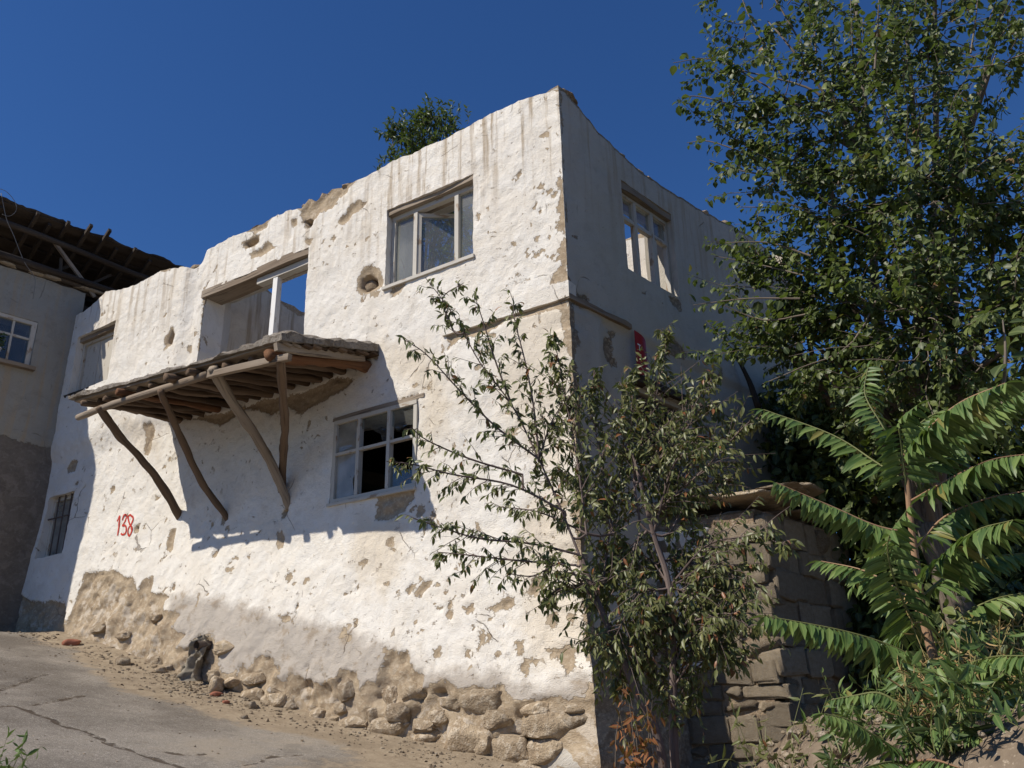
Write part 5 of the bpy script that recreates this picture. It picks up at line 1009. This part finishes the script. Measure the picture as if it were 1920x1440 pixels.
# ------------------------------------------------------------------ tree of heaven and saplings
FRD = [leaf_mesh('slim', LEAF_A, .28, 'leaflet') for _ in range(12)]
def frond(par, pts, n, L, droop=.55, real=True, sag=0.0, spread=.75):
    L = L * 1.22; n = int(n * 2.0); P = smooth_path(pts, 6); g = Geo(); tube(g, P, .006, .0022, n=5, caps=False); f = g.obj('frond', BARK_A if rng.random() < .3 else STEM_G, par, smooth=True); out = []
    for k in range(n):
        t = .16 + .84 * k / (n - 1); p, d, _ = along(P, t); side = np.cross(d, Z); side = unit(side) if np.linalg.norm(side) > .05 else unit(np.cross(d, RT)); upv = unit(np.cross(side, d))
        if upv[2] < 0: upv = -upv
        l = L * (.55 + .45 * math.sin(math.pi * min(1, .22 + .78 * t) ** .9)) * rng.uniform(.88, 1.1)
        for s in (-1, 1):
            ld = unit(side * s * spread + d * .30 - Z * droop + rv(.09)); nn = unit(upv * .6 + side * s * .65 + rv(.14)); out.append((p, ld, nn, l))
    p, d, _ = along(P, 1.0); out.append((p, unit(d - Z * .3), unit(Z + rv(.1)), L * .6))
    if real:
        for (p, d, nn, l) in out: leaf_inst('leaflet', FRD[rng.integers(12)], p, d, nn, l, f)
    else: leaf_obj('leaflets', [(p, d, nn, l, l * .27) for p, d, nn, l in out], 'slim', LEAF_A, f)
STEM_G = mat_plain('green_stem', (.16, .17, .06), .6, .3, .2)
AD = 4.1
ab = pt(1778, 1352, AD); az_ = gz(ab[0], ab[1]); ail = thing('tree_of_heaven', (ab[0], ab[1], min(az_, ab[2])), 'young tree of heaven with reddish stem and long feathery fronds at right front', 'tree')
def a(x, y, d=0.0): return pt(x, y, AD + d)
g = Geo(); tube(g, smooth_path([(ab[0], ab[1], min(az_, ab[2]) - .1), a(1772, 1330), a(1752, 1240), a(1730, 1150), a(1718, 1060), a(1708, 980), a(1700, 900), a(1692, 850)], 5), .024, .010, n=9, rough=.06, seed=8); g.obj('trunk', BARK_A, ail, smooth=True)
for pts, n, L, real in [([a(1696, 870), a(1735, 810, -.1), a(1800, 755, -.2), a(1885, 718, -.3)], 15, .135, True), ([a(1700, 900), a(1770, 838, .1), a(1850, 775, .1), a(1930, 728, .1)], 15, .13, True), ([a(1706, 940), a(1790, 893, -.1), a(1860, 862, -.2), a(1940, 850, -.3)], 13, .12, True), ([a(1715, 1030), a(1770, 970, .1), a(1850, 935, .1), a(1940, 918, .1)], 11, .12, True), ([a(1722, 1100), a(1770, 1040, -.2), a(1830, 995, -.35), a(1900, 975, -.5)], 13, .14, True), ([a(1726, 1120), a(1790, 1070, .15), a(1860, 1045, .25), a(1940, 1035, .3)], 13, .12, True), ([a(1748, 1230), a(1800, 1160, .1), a(1860, 1125, .1), a(1940, 1108, .2)], 10, .12, True), ([a(1765, 1300), a(1800, 1255, -.2), a(1860, 1232, -.4), a(1950, 1230, -.6)], 17, .11, True),
                          ([a(1692, 870), a(1655, 800), a(1622, 740, .05), a(1627, 690, .1)], 10, .10, False), ([a(1694, 900), a(1640, 865, .1), a(1560, 815, .2), a(1432, 768, .3)], 11, .115, True), ([a(1704, 1000), a(1640, 985, -.05), a(1560, 950, -.1), a(1455, 905, -.15)], 14, .12, True), ([a(1722, 1150), a(1690, 1110, .1), a(1620, 1070, .2), a(1540, 1052, .3)], 11, .12, False), ([a(1745, 1260), a(1690, 1220, -.1), a(1590, 1185, -.2), a(1437, 1155, -.3)], 16, .13, False), ([a(1735, 1200), a(1690, 1120, -.2), a(1664, 1020, -.35), a(1705, 950, -.4)], 13, .12, False), ([a(1700, 920), a(1690, 840, -.05), a(1688, 790, -.1), a(1720, 760, -.15)], 9, .11, False), ([a(1692, 860), a(1720, 800, .1), a(1770, 770, .2), a(1830, 765, .3)], 10, .11, False), ([a(1730, 1160), a(1700, 1180, .2), a(1660, 1200, .3), a(1640, 1250, .3)], 10, .11, False), ([a(1712, 1010), a(1690, 1000, .3), a(1640, 1040, .5), a(1600, 1100, .6)], 11, .11, False), ([a(1745, 1240), a(1830, 1190, .4), a(1900, 1180, .6)], 9, .11, False)]:
    NR = globals().get('NR', 0) + 1; frond(ail, pts, n, L, real=real and NR <= 5)
sb = pt(1700, 1440, 3.6); sap = thing('tree_of_heaven', (sb[0], sb[1], gz(sb[0], sb[1])), 'small sapling with feathery fronds in the rubble at the bottom right', 'tree')
def b_(x, y, d=0.0): return pt(x, y, 3.6 + d)
g = Geo(); tube(g, smooth_path([(sb[0], sb[1], gz(sb[0], sb[1]) - .08), b_(1702, 1400), b_(1698, 1340), b_(1700, 1290)], 4), .008, .004, n=6); g.obj('trunk', STEM_G, sap, smooth=True)
for pts, n, L in [([b_(1702, 1420), b_(1640, 1380, -.1), b_(1590, 1350, -.15), b_(1545, 1338, -.2)], 11, .085), ([b_(1700, 1330), b_(1650, 1300), b_(1600, 1305), b_(1560, 1312)], 9, .055), ([b_(1700, 1400), b_(1740, 1370, -.1), b_(1790, 1365, -.15), b_(1840, 1385, -.2)], 11, .08), ([b_(1700, 1290), b_(1690, 1250, .1), b_(1700, 1220, .1)], 7, .07), ([b_(1702, 1430), b_(1660, 1430, -.2), b_(1620, 1440, -.3)], 8, .08), ([b_(1702, 1430), b_(1750, 1425, -.25), b_(1800, 1440, -.35)], 8, .09), ([b_(1700, 1310), b_(1730, 1280, .1), b_(1770, 1290, .2)], 8, .06)]:
    frond(sap, pts, n, L, real=False)

# ------------------------------------------------------------------ tree behind the house, weeds, straw
tb = pt(800, 260, 16.6); tz = gz(tb[0], tb[1]); gt = thing('garden_tree', (tb[0], tb[1], tz), 'green tree behind the roofless house, its top showing above the wall', 'tree')
g = Geo(); tube(g, smooth_path([(tb[0], tb[1], tz - .2), (tb[0] + .1, tb[1], 6), (tb[0], tb[1], 10)], 5), .14, .07, n=8, rough=.1); g.obj('trunk', BARK, gt, smooth=True)
g = Geo(); Lg = []
for (x, y, r, ns) in [(797, 225, .38, 16), (795, 250, .5, 22), (835, 240, .38, 16), (752, 262, .40, 20), (735, 255, .25, 8), (790, 300, .7, 50), (850, 290, .5, 30), (760, 330, .6, 36), (830, 380, .8, 60), (870, 420, .8, 50), (790, 420, .8, 55), (850, 480, .8, 50), (745, 400, .6, 26)]:
    c = pt(x, y, 16.6); tube(g, smooth_path([np.array([tb[0], tb[1], 9.0]), (np.array([tb[0], tb[1], 9.4]) + c) / 2 + rv(.1), c], 3), .04, .012, n=5, caps=False)
    for k in range(int(ns * 1.6)):
        p0 = c + rv(r * .42); L = rng.uniform(.25, .5); dr = unit(rv(.5) + np.array([0, 0, .9])); P = np.array([p0, p0 + dr * L * .5, p0 + dr * L]); tube(g, P, .006, .002, n=3, caps=False)
        for j in range(13):
            pp, dd_, _ = along(P, (j + rng.random()) / 13); l = rng.uniform(.09, .15); Lg.append((pp, unit(rv(.6) + dd_ * .5 - Z * .25), unit(Z * .7 - SUNDIR * .4 + rv(.4)), l, l * .36))
g.obj('limbs', BARK, gt, smooth=True); leaf_obj('crown', Lg, 'slim', LEAF_B, gt)
# plant in the bucket
c = FN(1.22, .045, 7.60); Lq = [(c + rv(.05) * np.array([1, 1, .6]) + Z * rng.uniform(.0, .22) + np.array([.02, 0, 0]), unit(rv(.7) + Z * .2), unit(rv(.5) + Z), .07, .045) for _ in range(110)]
leaf_obj('foliage', Lq, 'broad', LEAF_B, pot)
def weed(name, px, py, dist, hh, n, label, mat, straw=False):
    p = pt(px, py, dist); z = gz(p[0], p[1]); th = thing(name, (p[0], p[1], z), label, 'weed' if not straw else 'bush'); g = Geo(); Lq = []
    for k in range(n):
        b0 = np.array([p[0], p[1], z]) + np.array([rng.normal() * .08, rng.normal() * .08, -.02]); dr = unit(rv(.45) + np.array([0, 0, 1])); L = hh * rng.uniform(.5, 1.1); P = smooth_path([b0, b0 + dr * L * .5, b0 + dr * L + rv(.06)], 3); tube(g, P, .003, .0012, n=3, caps=False)
        for j in range(14 if straw else 9):
            pp, dd_, _ = along(P, .2 + .8 * rng.random()); l = rng.uniform(.03, .08) * (1.0 if straw else 1.2); Lq.append((pp, unit(rv(.6) + Z * (.3 if straw else 0)), unit(rv()), l, l * (.12 if straw else .3)))
    g.obj('stems', STRAW if straw else STEM_G, th)['kind'] = 'stuff'; leaf_obj('leaves', Lq, 'slim', mat, th); return th
weed('weed', -28, 1440, 6.7, .30, 20, 'green weed at the left bottom edge of the road', LEAF_A)
for k, (x, y, d, h, lab) in enumerate([(1850, 1400, 4.0, .42, 'tall tangle of dry straw beside the reddish stem'), (1905, 1380, 4.4, .40, 'dry straw bush at the right edge of the picture'), (1800, 1420, 3.7, .20, 'low dry straw tuft between sapling and straw bushes')]):
    weed('straw_bush', x, y, d, h, 26, lab, STRAW, True)['group'] = 'dry straw on the rubble bank'
for k, (x, y, d, h, n, lab) in enumerate([(1310, 1430, 6.2, .5, 16, 'dark green weed in the shade at the foot of the shed'), (1380, 1420, 6.0, .4, 16, 'shaded low weed in front of the shed corner'), (1480, 1430, 5.6, .35, 12, 'sparse weed right of the shed corner')]):
    weed('weed', x, y, d, h, n, lab, LEAF_P)['group'] = 'weeds along the shed'

for k, (x, y, d, h, n, lab) in enumerate([(1560, 1440, 4.6, .34, 18, 'green weed on the bank left of the small sapling'), (1640, 1430, 4.4, .30, 18, 'low green weed just behind the small sapling'), (1790, 1440, 3.5, .22, 22, 'low weed in front of the reddish stem at the picture bottom'), (1920, 1440, 3.9, .34, 22, 'bushy weed hanging over the bank at the right edge'), (1500, 1440, 5.0, .35, 16, 'weed at the left foot of the rubble bank'), (1880, 1440, 3.4, .26, 16, 'green weed in the lower right corner'), (1950, 1400, 4.6, .4, 16, 'weed behind the straw at the right edge'), (1680, 1400, 5.3, .4, 18, 'shaded weed on top of the bank')]):
    weed('weed', x, y, d, h, n, lab, LEAF_A if k % 2 else LEAF_B)['group'] = 'weeds on the rubble bank'
# ------------------------------------------------------------------ small things on the ground
def loose(name, x, y, d, r, seed, mat, label, cat, flat=.6, group=None):
    P0_ = FA(*[v for v in (wa(x, y, d)[0], d, 0)]); z = gz(P0_[0], P0_[1]); c = np.array([P0_[0], P0_[1], z + r * flat * .35])
    an = rng.random() * 6; ax_ = np.array([math.cos(an), math.sin(an), 0]); P, F_ = rock(c, ax_ * r, np.cross(Z, ax_) * r * .7, Z * r * flat, seed, 3); o = obj(name, P, F_, mat, None, smooth=True, loc=(c[0], c[1], z)); return tag(o, label, cat, group)
loose('loose_stone', 228, 1255, .55, .13, 501, STONE, 'flat loose stone on the road edge left of the sack', 'stone')
loose('loose_stone', 408, 1270, .38, .14, 502, STONE, 'rounded brown stone against the wall right of the drain pipe', 'stone', .9)
loose('loose_stone', 470, 1330, .5, .09, 503, STONE, 'small stone in the rubble right of the broken bricks', 'stone')
loose('loose_stone', 300, 1275, .42, .08, 504, STONE, 'small stone at the wall foot left of the sack', 'stone')
loose('loose_stone', 455, 1370, .95, .05, 505, STONE, 'tiny lone pebble out on the asphalt', 'stone')
loose('broken_brick', 133, 1218, .45, .13, 506, BRICK, 'orange broken brick at the far end of the wall foot', 'brick', .5)
loose('broken_brick', 408, 1292, .5, .08, 507, BRICK, 'red brick fragment below the drain pipe', 'brick', .4)
loose('broken_brick', 425, 1303, .62, .06, 508, BRICK, 'smallest red brick chip in the rubble', 'brick', .4)
# crumpled sack under the drain pipe
su, sz_ = wa(365, 1255, .45); c = FA(pu + .12, .36, 0); z = gz(c[0], c[1])
n1_, n2_ = 26, 22; V = []
for i in range(n1_ + 1):
    for j in range(n2_ + 1):
        s, t = i / n1_, j / n2_; wv = .08 + .17 * s; u = pu + .02 + .16 * s + (t - .5) * wv * 2
        d = .31 + .10 * s + .10 * math.sin(t * 9 + s * 3) * (.3 + s) * .6 + .10 * float(fbm(s * 6, t * 9, s=121)); zz = (pz + .10) * (1 - s) + (z - .02) * s + .05 * float(fbm(s * 6 + 9, t * 6, s=122)); V.append(FA(u, d, zz))
V = np.array(V); Fq = [(i * (n2_ + 1) + j, i * (n2_ + 1) + j + 1, (i + 1) * (n2_ + 1) + j + 1, (i + 1) * (n2_ + 1) + j) for i in range(n1_) for j in range(n2_)]; m_ = len(V)
V2 = np.vstack([V, V - NA * .012]); Fall = Fq + [tuple(x + m_ for x in f[::-1]) for f in Fq]
bnd = [i * (n2_ + 1) for i in range(n1_ + 1)] + [n1_ * (n2_ + 1) + j for j in range(1, n2_ + 1)] + [i * (n2_ + 1) + n2_ for i in range(n1_ - 1, -1, -1)] + list(range(n2_ - 1, 0, -1))
Fall += [(x, y, y + m_, x + m_) for x, y in zip(bnd, bnd[1:] + bnd[:1])]
tag(obj('sack', V2, Fall, SACK, None, smooth=True, loc=(c[0], c[1], z)), 'dirty crumpled cloth sack hanging from the drain pipe at the wall foot', 'sack')
# rubble: countless chips along the wall foot and on the bank
def scatter(name, pts, rs, mat):
    V, F_ = ico(1); VV = []; FF = []; n = 0
    for k, (p, r) in enumerate(zip(pts, rs)):
        W = V * (1 + .35 * rng.normal(size=(len(V), 1)) * .6); an = rng.random() * 6; Rm = np.array([[math.cos(an), -math.sin(an), 0], [math.sin(an), math.cos(an), 0], [0, 0, 1]]); W = (W * np.array([1, rng.uniform(.5, .9), rng.uniform(.35, .7)])) @ Rm.T
        VV.append(p + W * r); FF += [tuple(i + n for i in f) for f in F_]; n += len(V)
    return tag(obj(name, np.vstack(VV), FF, mat, None), kind='stuff')
pts = []; rs = []
for k in range(1500):
    u = rng.uniform(-.3, 9.5); d = .22 + abs(rng.normal()) * .35 + (.15 if rng.random() < .2 else 0); p = FA(u, d, 0)
    if rng.random() < .35: u = rng.normal(5.0, .5); p = FA(u, .3 + abs(rng.normal()) * .35, 0)
    r = .008 + .020 * rng.random() ** 3; pts.append(np.array([p[0], p[1], gz(p[0], p[1]) + r * .2])); rs.append(r)
for k in range(350):
    u = rng.uniform(0, 10); d = rng.uniform(.5, 5); p = FA(u, d, 0); r = .005 + .010 * rng.random() ** 2; pts.append(np.array([p[0], p[1], gz(p[0], p[1]) + r * .2])); rs.append(r)
tag(scatter('rubble', pts, rs, STONE), 'small stone chips and crumbs strewn along the wall foot', 'gravel')
pts = []; rs = []
for k in range(900):
    x, y = rng.uniform(1.0, 3.6), rng.uniform(2.4, 6.5); r = .012 + .05 * rng.random() ** 3; pts.append(np.array([x, y, gz(x, y) + r * .2])); rs.append(r)
tag(scatter('rubble', pts, rs, STONE), 'broken stones covering the bank under the saplings', 'gravel')
